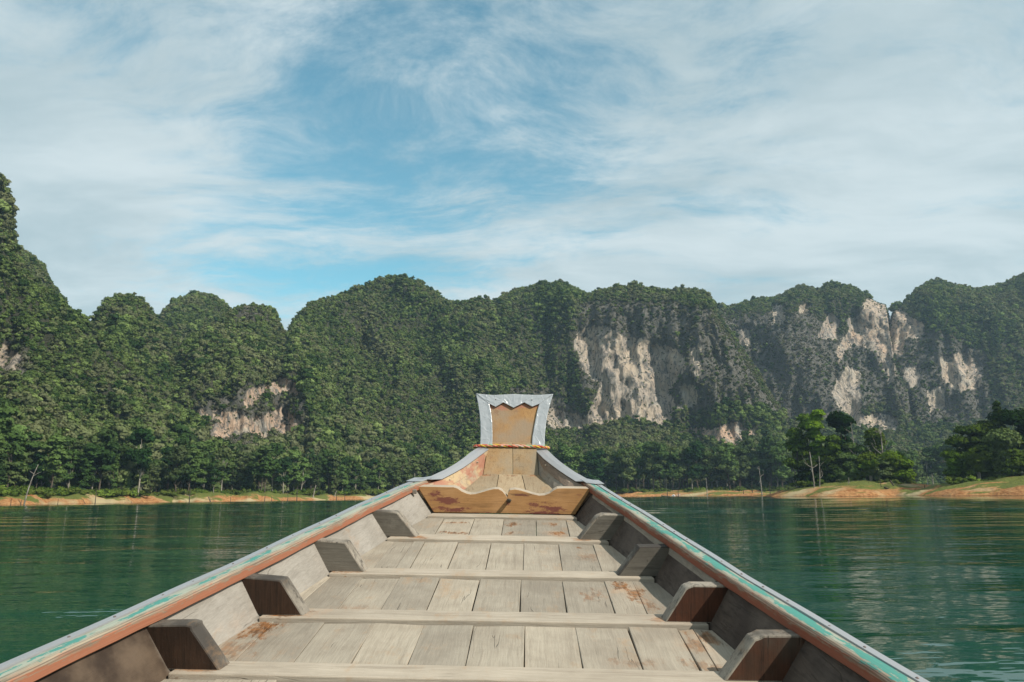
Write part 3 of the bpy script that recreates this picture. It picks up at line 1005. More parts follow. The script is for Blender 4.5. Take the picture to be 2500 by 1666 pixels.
def left_dark(nt, p0, p, c):
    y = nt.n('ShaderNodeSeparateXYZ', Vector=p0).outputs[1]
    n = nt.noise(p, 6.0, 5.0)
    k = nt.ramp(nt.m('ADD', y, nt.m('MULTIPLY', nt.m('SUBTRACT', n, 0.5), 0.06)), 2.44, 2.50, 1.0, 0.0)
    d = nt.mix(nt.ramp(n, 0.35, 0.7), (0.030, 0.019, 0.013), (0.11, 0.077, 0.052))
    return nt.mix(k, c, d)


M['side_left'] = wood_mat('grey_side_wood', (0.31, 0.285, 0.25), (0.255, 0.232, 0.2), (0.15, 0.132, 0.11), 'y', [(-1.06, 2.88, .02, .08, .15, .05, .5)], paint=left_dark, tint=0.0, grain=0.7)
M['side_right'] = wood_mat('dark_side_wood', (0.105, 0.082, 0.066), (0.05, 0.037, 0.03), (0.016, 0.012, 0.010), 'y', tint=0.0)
M['bow_floor'] = wood_mat('bow_floor_wood', (0.345, 0.275, 0.185), (0.30, 0.23, 0.15), (0.17, 0.115, 0.065), 'y', [(-0.15, 5.83, .16, .06, .03, .1, .8), (0.05, 5.83, .16, .05, .02, .1, .7), (0.2, 5.84, .16, .05, .02, .1, .7)], stain_col=(0.25, 0.11, 0.05))
M['stem_wood'] = wood_mat('ochre_stem_wood', (0.345, 0.25, 0.145), (0.30, 0.185, 0.085), (0.17, 0.1, 0.045), 'z', [(-0.12, 5.98, .27, .02, .05, .05, .8)], stain_col=(0.20, 0.09, 0.055), grey=(0.28, 0.225, 0.155))


def red_patches(nt, p0, p, c):
    n = nt.noise(nt.mapping(p0, (1, 1, 1.4), (2.3, 1.1, 0)), 5.5, 7.0, 0.62)
    k = nt.m('MULTIPLY', nt.ramp(n, 0.46, 0.56), 0.8)
    c = nt.mix(nt.ramp(nt.noise(p0, 8.0, 4.0), 0.45, 0.6), c, (0.42, 0.31, 0.18))
    return nt.mix(k, c, (0.32, 0.13, 0.085))


M['bow_left'] = wood_mat('red_patched_bow_wood', (0.38, 0.30, 0.215), (0.33, 0.255, 0.175), (0.21, 0.15, 0.1), 'y', paint=red_patches)
M['bow_right'] = wood_mat('grey_bow_wood', (0.36, 0.325, 0.27), (0.27, 0.235, 0.19), (0.10, 0.085, 0.07), 'y')
M['bow_rim'] = wood_mat('brown_bow_wood', (0.24, 0.185, 0.145), (0.18, 0.135, 0.10), (0.08, 0.06, 0.05), 'y')


def head_paint(nt, p0, p, c):
    z = nt.n('ShaderNodeSeparateXYZ', Vector=p0).outputs[2]
    n = nt.noise(p0, 7.0, 6.0, 0.65)
    k = nt.ramp(nt.m('ADD', z, nt.m('MULTIPLY', nt.m('SUBTRACT', n, 0.5), 0.16)), 0.665, 0.69)
    c = nt.mix(nt.m('MULTIPLY', k, 0.8), c, (0.36, 0.16, 0.11))
    return nt.mix(nt.m('MULTIPLY', blobs(nt, p0, [(-0.085, 6.15, 0.64, .035, .1, .04, .7), (0.06, 6.15, 0.65, .03, .1, .012, .6)], 16.0), 0.7), c, (0.20, 0.11, 0.07))


M['head_wood'] = wood_mat('ochre_prow_wood', (0.38, 0.225, 0.10), (0.33, 0.175, 0.065), (0.2, 0.105, 0.045), 'z', grey=(0.29, 0.215, 0.145), paint=head_paint, tint=0.0)


def board_paint(nt, p0, p, c):
    a = blobs(nt, p0, [(-0.47, 5.13, .135, .07, .2, .03, 1), (-0.40, 5.13, .09, .12, .2, .025, .95), (-0.36, 5.12, .035, .16, .2, .02, 1), (0.30, 5.12, .055, .15, .2, .045, 1),
                        (0.30, 5.12, .02, .12, .2, .03, 1), (0.12, 5.13, .135, .06, .2, .012, .9), (-0.19, 5.12, .012, .14, .2, .012, 1), (0.035, 5.13, .10, .012, .2, .03, .9), (0.52, 5.13, .14, .05, .2, .02, .7)],
              26.0, (0.35, 1, 1), 1.0)
    return nt.mix(a, c, (0.125, 0.040, 0.028))


M['board_wood'] = wood_mat('ochre_carved_board_wood', (0.325, 0.178, 0.075), (0.258, 0.132, 0.048), (0.12, 0.06, 0.024), 'x', paint=board_paint, tint=0.0)
M['board_edge'] = wood_mat('bare_board_edge', (0.40, 0.34, 0.265), (0.35, 0.29, 0.22), (0.23, 0.185, 0.135), 'x', tint=0.0)

# painted rail: uv x = metres along, uv y = 0 at the metal to 1 at the inner lower edge
def rail_material(name, teal, orange, bare, o_amt, t_bias):
    m, nt = new_mat(name)
    uv = nt.n('ShaderNodeUVMap', {'uv_map': 'UVMap'}).outputs[0]
    su = nt.n('ShaderNodeSeparateXYZ', Vector=uv)
    u_, v_ = su.outputs[0], su.outputs[1]
    q = nt.n('ShaderNodeCombineXYZ', X=u_, Y=nt.m('MULTIPLY', v_, 0.14)).outputs[0]
    grain = nt.noise(nt.mapping(q, (3, 90, 1)), 1.0, 6.0, 0.65)
    flake = nt.m('ADD', nt.m('MULTIPLY', nt.noise(nt.mapping(q, (20.0, 55, 1)), 1.0, 8.0, 0.72), 0.70), nt.m('MULTIPLY', nt.noise(nt.mapping(q, (3.4, 9, 1), (1.7, 0, 0)), 1.0, 3.0, 0.6), 0.52))
    flake2 = nt.noise(nt.mapping(q, (13.0, 60, 1), (4, 9, 0)), 1.0, 9.0, 0.74)
    base = nt.mix(nt.ramp(grain, 0.4, 0.7), bare, tuple(k * 0.45 for k in bare))
    pt0 = nt.ramp(nt.m('SUBTRACT', flake, nt.m('MULTIPLY', nt.m('ABSOLUTE', nt.m('SUBTRACT', v_, 0.19)), 0.85)), 0.50, 0.535)
    wash = nt.ramp(nt.m('SUBTRACT', flake2, nt.m('MULTIPLY', nt.m('ABSOLUTE', nt.m('SUBTRACT', v_, 0.2)), 0.9)), 0.18, 0.42)
    n_hi = nt.noise(nt.mapping(q, (24, 60, 1), (3, 1, 0)), 1.0, 8.0, 0.72)
    n_lo = nt.noise(nt.mapping(q, (4.5, 10, 1), (8, 2, 0)), 1.0, 3.0, 0.6)
    ff_ = nt.m('ADD', nt.m('MULTIPLY', nt.m('SUBTRACT', n_hi, 0.5), 1.5), nt.m('MULTIPLY', nt.m('SUBTRACT', n_lo, 0.5), 2.2))
    pt = nt.ramp(nt.m('ADD', nt.m('SUBTRACT', ff_, nt.m('MULTIPLY', nt.m('ABSOLUTE', nt.m('SUBTRACT', v_, 0.20)), 1.5)), t_bias), 0.0, 0.05)
    c = nt.mix(nt.m('MULTIPLY', wash, 0.45), base, (0.36, 0.47, 0.40))
    c = nt.mix(pt, c, teal)
    op = nt.ramp(nt.m('ADD', nt.m('MULTIPLY', nt.m('SUBTRACT', v_, 0.62), 2.2), nt.m('ADD', nt.m('MULTIPLY', nt.m('SUBTRACT', flake2, 0.5), 2.4), nt.m('MULTIPLY', nt.m('SUBTRACT', n_lo, 0.5), -1.2))), 0.0, 0.22)
    osp = nt.m('MULTIPLY', nt.ramp(nt.m('ADD', flake2, nt.m('MULTIPLY', nt.m('SUBTRACT', v_, 0.5), 0.6)), 0.5, 0.66), 0.55)
    c = nt.mix(nt.m('MAXIMUM', nt.m('MULTIPLY', op, o_amt), osp), c, orange)
    wear = nt.ramp(nt.noise(nt.mapping(q, (2.5, 130, 1), (2, 5, 0)), 1.0, 5.0, 0.7), 0.5, 0.66)
    c = nt.mix(nt.m('MULTIPLY', wear, nt.ramp(nt.m('ABSOLUTE', nt.m('SUBTRACT', v_, 0.52)), 0.02, 0.3, 0.75, 0.18)), c, tuple(k * 0.3 for k in bare))
    gap = nt.ramp(nt.m('ABSOLUTE', nt.m('SUBTRACT', v_, 0.585)), 0.0, 0.018, 0.8, 0.0)
    c = nt.mix(gap, c, (0.12, 0.09, 0.07))
    finish(nt, c, 0.7, nt.m('ADD', grain, nt.m('MULTIPLY', pt, 0.5)), 0.002, 0.6, 0.3)
    return m


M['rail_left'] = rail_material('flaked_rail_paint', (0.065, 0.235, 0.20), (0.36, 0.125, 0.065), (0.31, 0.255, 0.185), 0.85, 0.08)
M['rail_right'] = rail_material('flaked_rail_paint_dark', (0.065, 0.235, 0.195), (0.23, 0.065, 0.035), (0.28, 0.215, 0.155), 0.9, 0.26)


def sheet_mat(name, col, rough, bscale, bdist, scratch=0.3, wr=0.0):
    m, nt = new_mat(name)
    p0, p = boat_coords(nt)
    n = nt.noise(p0, bscale, 3.0, 0.5, 0.6)
    n2 = nt.noise(nt.mapping(p0, (30, 5, 30)), 1.0, 6.0, 0.7)
    c = nt.mix(nt.m('MULTIPLY', nt.ramp(n2, 0.6, 0.75), scratch), col, tuple(min(1, k * 1.45) for k in col))
    c = nt.mix(nt.m('MULTIPLY', nt.ramp(nt.noise(p0, 14.0, 5.0, 0.7), 0.62, 0.75), 0.35), c, tuple(k * 0.6 for k in col))
    hgt_ = n
    if wr > 0:
        cr = nt.n('ShaderNodeTexVoronoi', {'feature': 'DISTANCE_TO_EDGE'}, Vector=nt.mapping(nt.vm('ADD', p0, nt.vm('SCALE', nt.noise(p0, 12.0, 3.0, col=True), 0.06)), (16, 16, 8)), Scale=1.0).outputs[0]
        hgt_ = nt.m('ADD', n, nt.m('MULTIPLY', nt.ramp(cr, 0.0, 0.12, 1.0, 0.0), wr))
    finish(nt, c, rough, hgt_, bdist, 1.0, 0.5, 0.25)
    return m


M['strip'] = sheet_mat('grey_metal_strip', (0.32, 0.325, 0.335), 0.42, 5.0, 0.004)
M['prow_sheet'] = sheet_mat('crinkled_grey_prow_sheet', (0.40, 0.415, 0.43), 0.27, 7.0, 0.006, 0.25, 0.16)
m, nt = new_mat('rusty_nail')
finish(nt, nt.mix(nt.noise(nt.n('ShaderNodeTexCoord').outputs['Object'], 300.0), (0.10, 0.05, 0.03), (0.28, 0.25, 0.24)), 0.5, None, metallic=0.5)
M['nail'] = m
m, nt = new_mat('hull_outside_paint')
p0, p = boat_coords(nt)
finish(nt, nt.mix(nt.ramp(nt.noise(nt.mapping(p0, (8, 1.2, 20)), 1.0, 6.0), 0.4, 0.65), (0.16, 0.11, 0.075), (0.30, 0.23, 0.16)), 0.7, nt.noise(nt.mapping(p0, (30, 2, 30)), 1.0, 5.0), 0.003)
M['hull'] = m

# ---------------- hull sides: inner wall, thickness and outer skin, from behind the eye to the bow
YS = [-2, -1.4, -0.8, -0.2, 0.4, 1.0, 1.4, 1.8, 2.2, 2.45, 2.7, 3.0, 3.3, 3.64, 4.0, 4.4, 4.8, 5.14, 5.4]


def keel(y): return interp(y, [-2, 1.2, 3, 5, 6], [-0.34, -0.32, -0.20, -0.09, 0.02])


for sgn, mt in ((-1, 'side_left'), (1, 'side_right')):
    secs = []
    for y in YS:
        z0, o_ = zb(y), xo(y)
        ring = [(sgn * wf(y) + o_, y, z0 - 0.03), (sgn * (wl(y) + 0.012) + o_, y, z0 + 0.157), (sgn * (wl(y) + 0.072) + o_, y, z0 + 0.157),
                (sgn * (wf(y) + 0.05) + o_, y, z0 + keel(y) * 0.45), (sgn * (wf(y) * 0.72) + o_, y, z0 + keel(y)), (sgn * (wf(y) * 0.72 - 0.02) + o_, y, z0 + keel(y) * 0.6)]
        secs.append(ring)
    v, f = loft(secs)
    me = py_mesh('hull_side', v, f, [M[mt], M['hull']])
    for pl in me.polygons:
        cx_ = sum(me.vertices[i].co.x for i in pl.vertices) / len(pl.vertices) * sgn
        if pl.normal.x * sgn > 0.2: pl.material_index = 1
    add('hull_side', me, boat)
# bottom planking under the floor
secs = []
for y in YS[:-2]:
    k_ = keel(y) + zb(y)
    a = wf(y) * 0.74
    secs.append([(-a, y, k_), (a, y, k_), (a, y, k_ + 0.03), (-a, y, k_ + 0.03)])
v, f = loft(secs)
add('hull_bottom', py_mesh('hull_bottom', v, f, M['hull']), boat)
# a batten under the rail on the shaded side
secs = []
for y in [3.1 + 0.2 * k for k in range(11)]:
    x0 = wl(y) - 0.004 + xo(y)
    secs.append([(x0 - 0.004, y, 0.112), (x0 + 0.02, y, 0.112), (x0 + 0.02, y, 0.154), (x0 + 0.003, y, 0.154)])
v, f = loft(secs)
add('batten', py_mesh('batten', v, f, M['bow_right']), boat)

# ---------------- rails: wood with paint, and the grey metal strip outside it
YR = list(np.linspace(-2, 1.0, 8)) + list(np.linspace(1.2, 5.4, 43))
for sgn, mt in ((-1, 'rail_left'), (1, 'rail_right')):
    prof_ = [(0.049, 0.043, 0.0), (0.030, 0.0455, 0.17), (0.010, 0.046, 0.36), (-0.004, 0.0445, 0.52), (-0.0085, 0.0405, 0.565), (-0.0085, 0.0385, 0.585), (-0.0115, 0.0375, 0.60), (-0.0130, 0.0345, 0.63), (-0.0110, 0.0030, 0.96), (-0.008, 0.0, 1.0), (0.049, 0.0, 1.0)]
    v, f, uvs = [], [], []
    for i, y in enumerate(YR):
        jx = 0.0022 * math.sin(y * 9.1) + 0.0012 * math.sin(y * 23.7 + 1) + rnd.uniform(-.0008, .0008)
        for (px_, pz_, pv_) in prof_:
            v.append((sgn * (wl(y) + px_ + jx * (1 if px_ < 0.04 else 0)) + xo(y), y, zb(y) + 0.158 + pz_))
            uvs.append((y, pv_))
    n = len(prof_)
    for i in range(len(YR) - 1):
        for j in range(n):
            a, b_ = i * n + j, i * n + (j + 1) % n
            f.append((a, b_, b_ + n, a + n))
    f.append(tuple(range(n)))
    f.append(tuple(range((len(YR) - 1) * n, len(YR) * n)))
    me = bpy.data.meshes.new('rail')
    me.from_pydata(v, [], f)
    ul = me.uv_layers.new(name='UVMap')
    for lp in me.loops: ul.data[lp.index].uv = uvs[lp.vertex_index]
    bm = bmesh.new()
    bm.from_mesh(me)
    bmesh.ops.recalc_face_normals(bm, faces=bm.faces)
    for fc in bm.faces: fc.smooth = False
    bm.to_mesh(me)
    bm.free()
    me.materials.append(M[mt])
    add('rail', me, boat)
    secs = []
    for y in YR:
        jz = 0.0012 * math.sin(y * 7.7 + sgn)
        secs.append([(sgn * (wl(y) + a) + xo(y), y, zb(y) + 0.158 + c_ + jz) for a, c_ in ((0.053, 0.036), (0.055, 0.047), (0.088, 0.044), (0.097, 0.036), (0.100, -0.030), (0.096, -0.030), (0.092, 0.030), (0.086, 0.036))])
    v, f = loft(secs)
    strip = add('metal_strip', py_mesh('metal_strip', v, f, M['strip']), boat)
    # nail heads along the strip
    nm = py_mesh('nail', *tube([(0, 0, -0.004), (0, 0, 0.001), (0, 0, 0.0022)], [0.0045, 0.0045, 0.0028], 8), M['nail'])
    y = 1.55
    while y < 5.3:
        add('nail', nm, strip, (sgn * (wl(y) + 0.066) + xo(y), y, 0.158 + 0.0462))
        y += rnd.uniform(0.16, 0.30)

# ---------------- floor planks, bay by bay
BAYS = [
    (0.9, 1.62, [-0.98, -0.78, -0.58, -0.38, -0.17, 0.04, 0.24, 0.45, 0.66, 0.86]),
    (1.75, 2.415, [-0.83, -0.63, -0.43, -0.22, -0.02, 0.18, 0.38, 0.58, 0.79]),
    (2.545, 2.965, [-0.83, -0.625, -0.426, -0.228, -0.03, 0.17, 0.372, 0.575, 0.77, 0.83]),
    (3.105, 3.595, [-0.80, -0.62, -0.435, -0.245, -0.053, 0.148, 0.345, 0.546, 0.68]),
    (3.73, 4.325, [-0.60, -0.49, -0.42, -0.228, -0.034, 0.155, 0.352, 0.55]),
    (4.475, 4.985, [-0.39, -0.185, 0.015, 0.227, 0.43]),
]
for bi, (y0, y1, seams) in enumerate(BAYS):
    def edge(y, s_): return s_ * (wf(y) + 0.012)
    xs = [None] + seams + [None]
    for i in range(len(xs) - 1):
        a0 = edge(y0, -1) if xs[i] is None else xs[i]
        a1 = edge(y1, -1) if xs[i] is None else xs[i] + rnd.uniform(-.004, .004)
        b0 = edge(y0, 1) if xs[i + 1] is None else xs[i + 1]
        b1 = edge(y1, 1) if xs[i + 1] is None else xs[i + 1] + rnd.uniform(-.004, .004)
        a1, b1 = max(a1, edge(y1, -1)), min(b1, edge(y1, 1))
        a0, b0 = max(a0, edge(y0, -1)), min(b0, edge(y0, 1))
        if b1 - a1 < 0.025: a1 = b1 - 0.025 if xs[i + 1] is None else a1; b1 = a1 + 0.025
        if b0 - a0 < 0.03: continue
        g = rnd.choice([.0008, .0010, .0012, .0018, .0024, .003])
        ya, yb_ = y0 + rnd.uniform(-.004, .006), y1 + rnd.uniform(-.012, .004)
        zt = [rnd.uniform(-.004, .004) + zb(y0) * 0 for _ in range(4)]
        z0_ = zb(ya)
        hexa('floor_plank', [(a0 + g, ya, -.024 + z0_), (b0 - g, ya, -.024 + z0_), (b1 - g, yb_, -.024 + zb(yb_)), (a1 + g, yb_, -.024 + zb(yb_))],
             [(a0 + g, ya, zt[0] + z0_), (b0 - g, ya, zt[1] + z0_), (b1 - g, yb_, zt[2] + zb(yb_)), (a1 + g, yb_, zt[3] + zb(yb_))], M['floor_wood'], boat, 0.002)

# ---------------- ribs across the floor and knees up the sides
RIBS = [(1.63, 1.745), (2.42, 2.54), (2.972, 3.098), (3.603, 3.723), (4.333, 4.467), (4.992, 5.10)]
for y0, y1 in RIBS:
    e0, e1 = wf(y0) + 0.004, wf(y1) + 0.004
    dz = rnd.uniform(-.002, .002)
    hexa('rib', [(-e0, y0, -.05), (e0, y0, -.05), (e1, y1, -.05), (-e1, y1, -.05)], [(-e0, y0 + .004, .013 + dz), (e0, y0 + .004, .013 - dz), (e1, y1 - .006, .013 - dz), (-e1, y1 - .006, .013 + dz)], M['rib_wood'], boat, 0.004, 2)

KNEES = [(1.66, 'knee_dark', 'knee_red'), (2.455, 'knee_dark', 'knee_red'), (3.0, 'knee_dark', 'knee_red'), (3.64, 'knee_wood', 'knee_wood'), (4.385, 'knee_wood', 'knee_wood')]
for y, mL, mR in KNEES:
    for sgn, face in ((-1, mL), (1, mR)):
        wd = 0.158 + rnd.uniform(-.006, .006)
        th = 0.062
        hgt_ = 0.147 + rnd.uniform(-.004, .002)
        pr = [(wf(y) - wd, 0.0), (wf(y) + 0.036, 0.0), (wl(y) + 0.040, 0.142), (wl(y) + 0.012, 0.150), (wl(y) - wd + 0.034, hgt_ + 0.002), (wl(y) - wd + 0.012, hgt_ - 0.003), (wl(y) - wd + 0.001, hgt_ - 0.014)]
        pr = [(a + rnd.uniform(-.005, .005), z + (rnd.uniform(-.005, .004) if z > .05 else 0)) for a, z in pr]
        n = len(pr)
        sh = wf(y) - wf(y + th) + rnd.uniform(-.006, .006)
        vv = [(sgn * a, y, 0.010 + z) for a, z in pr] + [(sgn * (a - sh), y + th, 0.010 + z) for a, z in pr]
        ff = [tuple(range(n)), tuple(range(2 * n - 1, n - 1, -1))] + [(i, (i + 1) % n, n + (i + 1) % n, n + i) for i in range(n)]
        c = Vector((sgn * wf(y), y, 0))
        me = py_mesh('knee', vv, ff, [M['knee_edge'], M[face]], bevel=0.006, seg=2, center=c)
        for pl in me.polygons:
            if pl.normal.y < -0.93 and pl.area > 0.002: pl.material_index = 1
        add('knee', me, boat, c)

# ---------------- the carved board across the bow
top = [(-0.598, 0.178), (-0.50, 0.178), (-0.42, 0.177), (-0.345, 0.177), (-0.315, 0.168), (-0.287, 0.150), (-0.255, 0.137), (-0.225, 0.131), (-0.19, 0.134), (-0.15, 0.145), (-0.105, 0.159), (-0.06, 0.169), (-0.03, 0.168), (-0.005, 0.155), (0.018, 0.130), (0.030, 0.112),
       (0.036, 0.145), (0.048, 0.163), (0.083, 0.168), (0.12, 0.162), (0.158, 0.152), (0.205, 0.138), (0.25, 0.129), (0.29, 0.132), (0.325, 0.146), (0.352, 0.166), (0.375, 0.178), (0.42, 0.180), (0.52, 0.180), (0.613, 0.180)]
xb0, xb1 = -0.475, 0.498
vv, ff = [], []
n = len(top)
LEAN = 0.22
for dy in (0.0, 0.085):
    for i, (x, z) in enumerate(top):
        t = (x - top[0][0]) / (top[-1][0] - top[0][0])
        vv.append((xb0 + (xb1 - xb0) * t, 5.112 + dy, 0.012))
    for (x, z) in top: vv.append((x, 5.112 + dy + z * LEAN, z + 0.006))
for i in range(n - 1):
    ff.append((i, i + 1, n + i + 1, n + i))
    ff.append((2 * n + i, 3 * n + i, 3 * n + i + 1, 2 * n + i + 1))
    ff.append((n + i, n + i + 1, 3 * n + i + 1, 3 * n + i))
    ff.append((i, 2 * n + i, 2 * n + i + 1, i + 1))
ff += [(0, n, 3 * n, 2 * n), (n - 1, 3 * n - 1, 4 * n - 1, 2 * n - 1)]
me = py_mesh('carved_board', vv, ff, [M['board_wood'], M['board_edge']])
for pl in me.polygons:
    if pl.normal.z > 0.5: pl.material_index = 1
o = add('carved_board', me, boat)
o['label'] = 'ochre board with wavy carved top edge and dark red stains'
bv = o.modifiers.new('edge', 'BEVEL')
bv.width = 0.005
bv.segments = 2
bv.limit_method = 'ANGLE'
bv.angle_limit = R(50)
v, f = merge([tube([(0.036, 5.175, 0.103), (0.040, 5.12, 0.101), (0.044, 5.085, 0.104), (0.046, 5.07, 0.112)], [0.011, 0.012, 0.014, 0.011], 9),
              tube([(0.046, 5.075, 0.108), (0.058, 5.068, 0.114)], [0.011, 0.006], 8)])
add('peg', py_mesh('peg', v, f, M['deadwood_dark'], smooth=True), o)
# small square block where the board meets the rail
hexa('rail_block', [(-0.612, 5.04, 0.150), (-0.585, 5.04, 0.150), (-0.585, 5.07, 0.150), (-0.612, 5.07, 0.150)], [(-0.615, 5.04, 0.178), (-0.588, 5.04, 0.178), (-0.588, 5.07, 0.178), (-0.615, 5.07, 0.178)], M['knee_edge'], boat, 0.002)

# ---------------- bow floor, sides, stem and prow head
bf = [(5.17, 0.045, [-0.41, -0.068, 0.19, 0.47]), (5.5, 0.105, [-0.295, -0.064, 0.156, 0.362]), (5.70, 0.142, [-0.230, -0.062, 0.137, 0.300]), (5.86, 0.172, [-0.185, -0.060, 0.12, 0.256])]
for k in range(3):
    secs = []
    g = 0.0022
    for y, z, xs in bf:
        a, b_ = xs[k] + g, xs[k + 1] - g
        if k == 0: a -= 0.02
        if k == 2: b_ += 0.02
        secs.append([(a, y, z - .03), (b_, y, z - .03), (b_, y, z), (a, y, z)])
    v, f = loft(secs)
    c = Vector((sum(bf[1][2][k:k + 2]) / 2, 5.5, 0.1))
    add('bow_floor_plank', py_mesh('bow_floor_plank', v, f, M['bow_floor'], bevel=0.0015, center=c), boat, c)

# cap edge (inner) and floor edge of the bow sides
CAP_IN = {-1: [(5.16, -0.575, 0.175), (5.30, -0.530, 0.180), (5.42, -0.463, 0.190), (5.52, -0.385, 0.222), (5.62, -0.322, 0.250), (5.74, -0.265, 0.282), (5.86, -0.219, 0.309), (5.96, -0.178, 0.332), (6.05, -0.140, 0.352)],
          1: [(5.16, 0.625, 0.175), (5.30, 0.580, 0.178), (5.42, 0.524, 0.187), (5.52, 0.460, 0.215), (5.62, 0.400, 0.243), (5.74, 0.350, 0.266), (5.86, 0.301, 0.290), (5.96, 0.262, 0.318), (6.05, 0.224, 0.345)]}


def bow_low(y, sgn):
    xs = [p[2][0 if sgn < 0 else 3] for p in bf]
    x = interp(y, [p[0] for p in bf] + [6.06], xs + [-0.16 if sgn < 0 else 0.232])
    z = interp(y, [p[0] for p in bf] + [6.06], [p[1] for p in bf] + [0.345])
    return x, z - 0.01


for sgn in (-1, 1):
    for part in (0, 1):                      # lower and upper plank
        secs = []
        for y, cx_, cz_ in CAP_IN[sgn]:
            lx, lz = bow_low(y, sgn)
            t0, t1 = ((0.0, 0.575) if part == 0 else (0.59, 1.0))
            A = (lx + (cx_ - lx) * t0, y, lz + (cz_ - lz) * t0)
            B_ = (lx + (cx_ - lx) * t1, y, lz + (cz_ - lz) * t1 - (0.002 if part else 0))
            inn = 0.006 if part else 0.0
            th = 0.05
            secs.append([(A[0] - sgn * inn, y, A[2]), (B_[0] - sgn * inn, y, B_[2]), (B_[0] + sgn * th, y + 0.01, B_[2]), (A[0] + sgn * th, y + 0.01, A[2] - 0.02)])
        v, f = loft(secs)
        mt = M['bow_left'] if sgn < 0 else (M['bow_rim'] if part else M['bow_right'])
        add('bow_side_plank', py_mesh('bow_side_plank', v, f, mt), boat)
    # outer skin of the bow down to the keel
    secs = []
    for y, cx_, cz_ in CAP_IN[sgn]:
        lx, lz = bow_low(y, sgn)
        k_ = keel(y) + 0.02 * (y - 5)
        secs.append([(cx_ + sgn * 0.045, y + .01, cz_ - 0.015), (cx_ + sgn * 0.062, y + .012, cz_ - 0.015), (lx * 0.9 + sgn * 0.06, y + .012, lz - 0.07 + 0.03), (lx * 0.5, y + .012, lz - 0.10), (lx * 0.5, y + .01, lz - 0.08), (lx * 0.9 + sgn * 0.045, y + .01, lz - 0.03)])
    v, f = loft(secs)
    add('bow_skin', py_mesh('bow_skin', v, f, M['hull']), boat)
    # folded grey metal cap
    secs = []
    for i, (y, cx_, cz_) in enumerate(CAP_IN[sgn]):
        if y < 5.25: continue
        wid = interp(y, [5.3, 5.36, 5.5, 5.7, 6.05], [0.10, 0.085, 0.062, 0.062, 0.088])
        lift = interp(y, [5.3, 5.42, 5.6, 5.9, 6.05], [0.030, 0.022, 0.026, 0.022, 0.008])
        x0, x1 = cx_ - sgn * 0.006, cx_ + sgn * wid
        z0, z1 = cz_ + 0.004, cz_ + lift
        if y < 5.31: z0 = z1 = 0.2095
        secs.append([(x0, y - 0.006, z0), (x0, y - 0.006, z0 + 0.003), ((x0 + x1) / 2, y, (z0 + z1) / 2 + 0.006), (x1, y + 0.012, z1 + 0.003), (x1 + sgn * 0.012, y + 0.016, z1 - 0.045), (x1 + sgn * 0.009, y + 0.016, z1 - 0.045), (x1 - sgn * 0.003, y + 0.012, z1), ((x0 + x1) / 2, y, (z0 + z1) / 2 + 0.003)])
    v, f = loft(secs)
    cap = add('bow_cap', py_mesh('bow_cap', v, f, M['strip']), boat)
    # lip of the cap that overlaps the end of the rail
    ya, yb_ = 5.20, 5.345
    xa, xb_ = sgn * (wl(ya) - 0.012) + xo(ya), sgn * (wl(ya) + 0.104) + xo(ya)
    xc_, xd = sgn * (wl(yb_) - 0.03) + xo(yb_), sgn * (wl(yb_) + 0.10) + xo(yb_)
    zz_ = 0.2085
    v = [(xa + sgn * .05, ya, zz_), (xb_, ya + 0.02, zz_ - .002), (xd, yb_, zz_ + 0.004), (xc_, yb_, zz_ + 0.008), (xa - sgn * 0.004, ya + 0.06, zz_ - 0.004)]
    v += [(a, b_, c_ + 0.003) for a, b_, c_ in v]
    f = [(4, 3, 2, 1, 0), (5, 6, 7, 8, 9)] + [(i, (i + 1) % 5, 5 + (i + 1) % 5, 5 + i) for i in range(5)]
    add('lip', py_mesh('lip', v, f, M['strip']), cap)
    for y, cx_, cz_ in CAP_IN[sgn][2:]:
        add('nail', nm, cap, (cx_ + sgn * 0.012, y + 0.02, cz_ + 0.010))
    # pegs that stick out of the bow side
    for y in (5.47, 5.80):
        cx_ = interp(y, [p[0] for p in CAP_IN[sgn]], [p[1] for p in CAP_IN[sgn]])
        cz_ = interp(y, [p[0] for p in CAP_IN[sgn]], [p[2] for p in CAP_IN[sgn]])
        z_ = cz_ - 0.028
        v, f = tube([(cx_ + sgn * 0.02, y, z_), (cx_ - sgn * 0.025, y - 0.012, z_ + 0.006)], [0.0065, 0.0055], 8)
        add('dowel', py_mesh('dowel', v, f, M['board_edge']), boat)

# stem: two upright boards
for k in (0, 1):
    xa = [(-0.184, 0.049), (0.051, 0.256)][k]
    xb_ = [(-0.156, 0.040), (0.042, 0.233)][k]
    hexa('stem_board', [(xa[0], 5.852, .165), (xa[1], 5.852, .165), (xa[1], 5.90, .150), (xa[0], 5.90, .150)], [(xb_[0], 6.052, .40), (xb_[1], 6.052, .40), (xb_[1], 6.10, .40), (xb_[0], 6.10, .40)], M['stem_wood'], boat, 0.003)


# prow head: flared board with a crinkled grey sheet nailed round its edge
def yh(z): return 6.05 + (z - 0.39) * 0.37


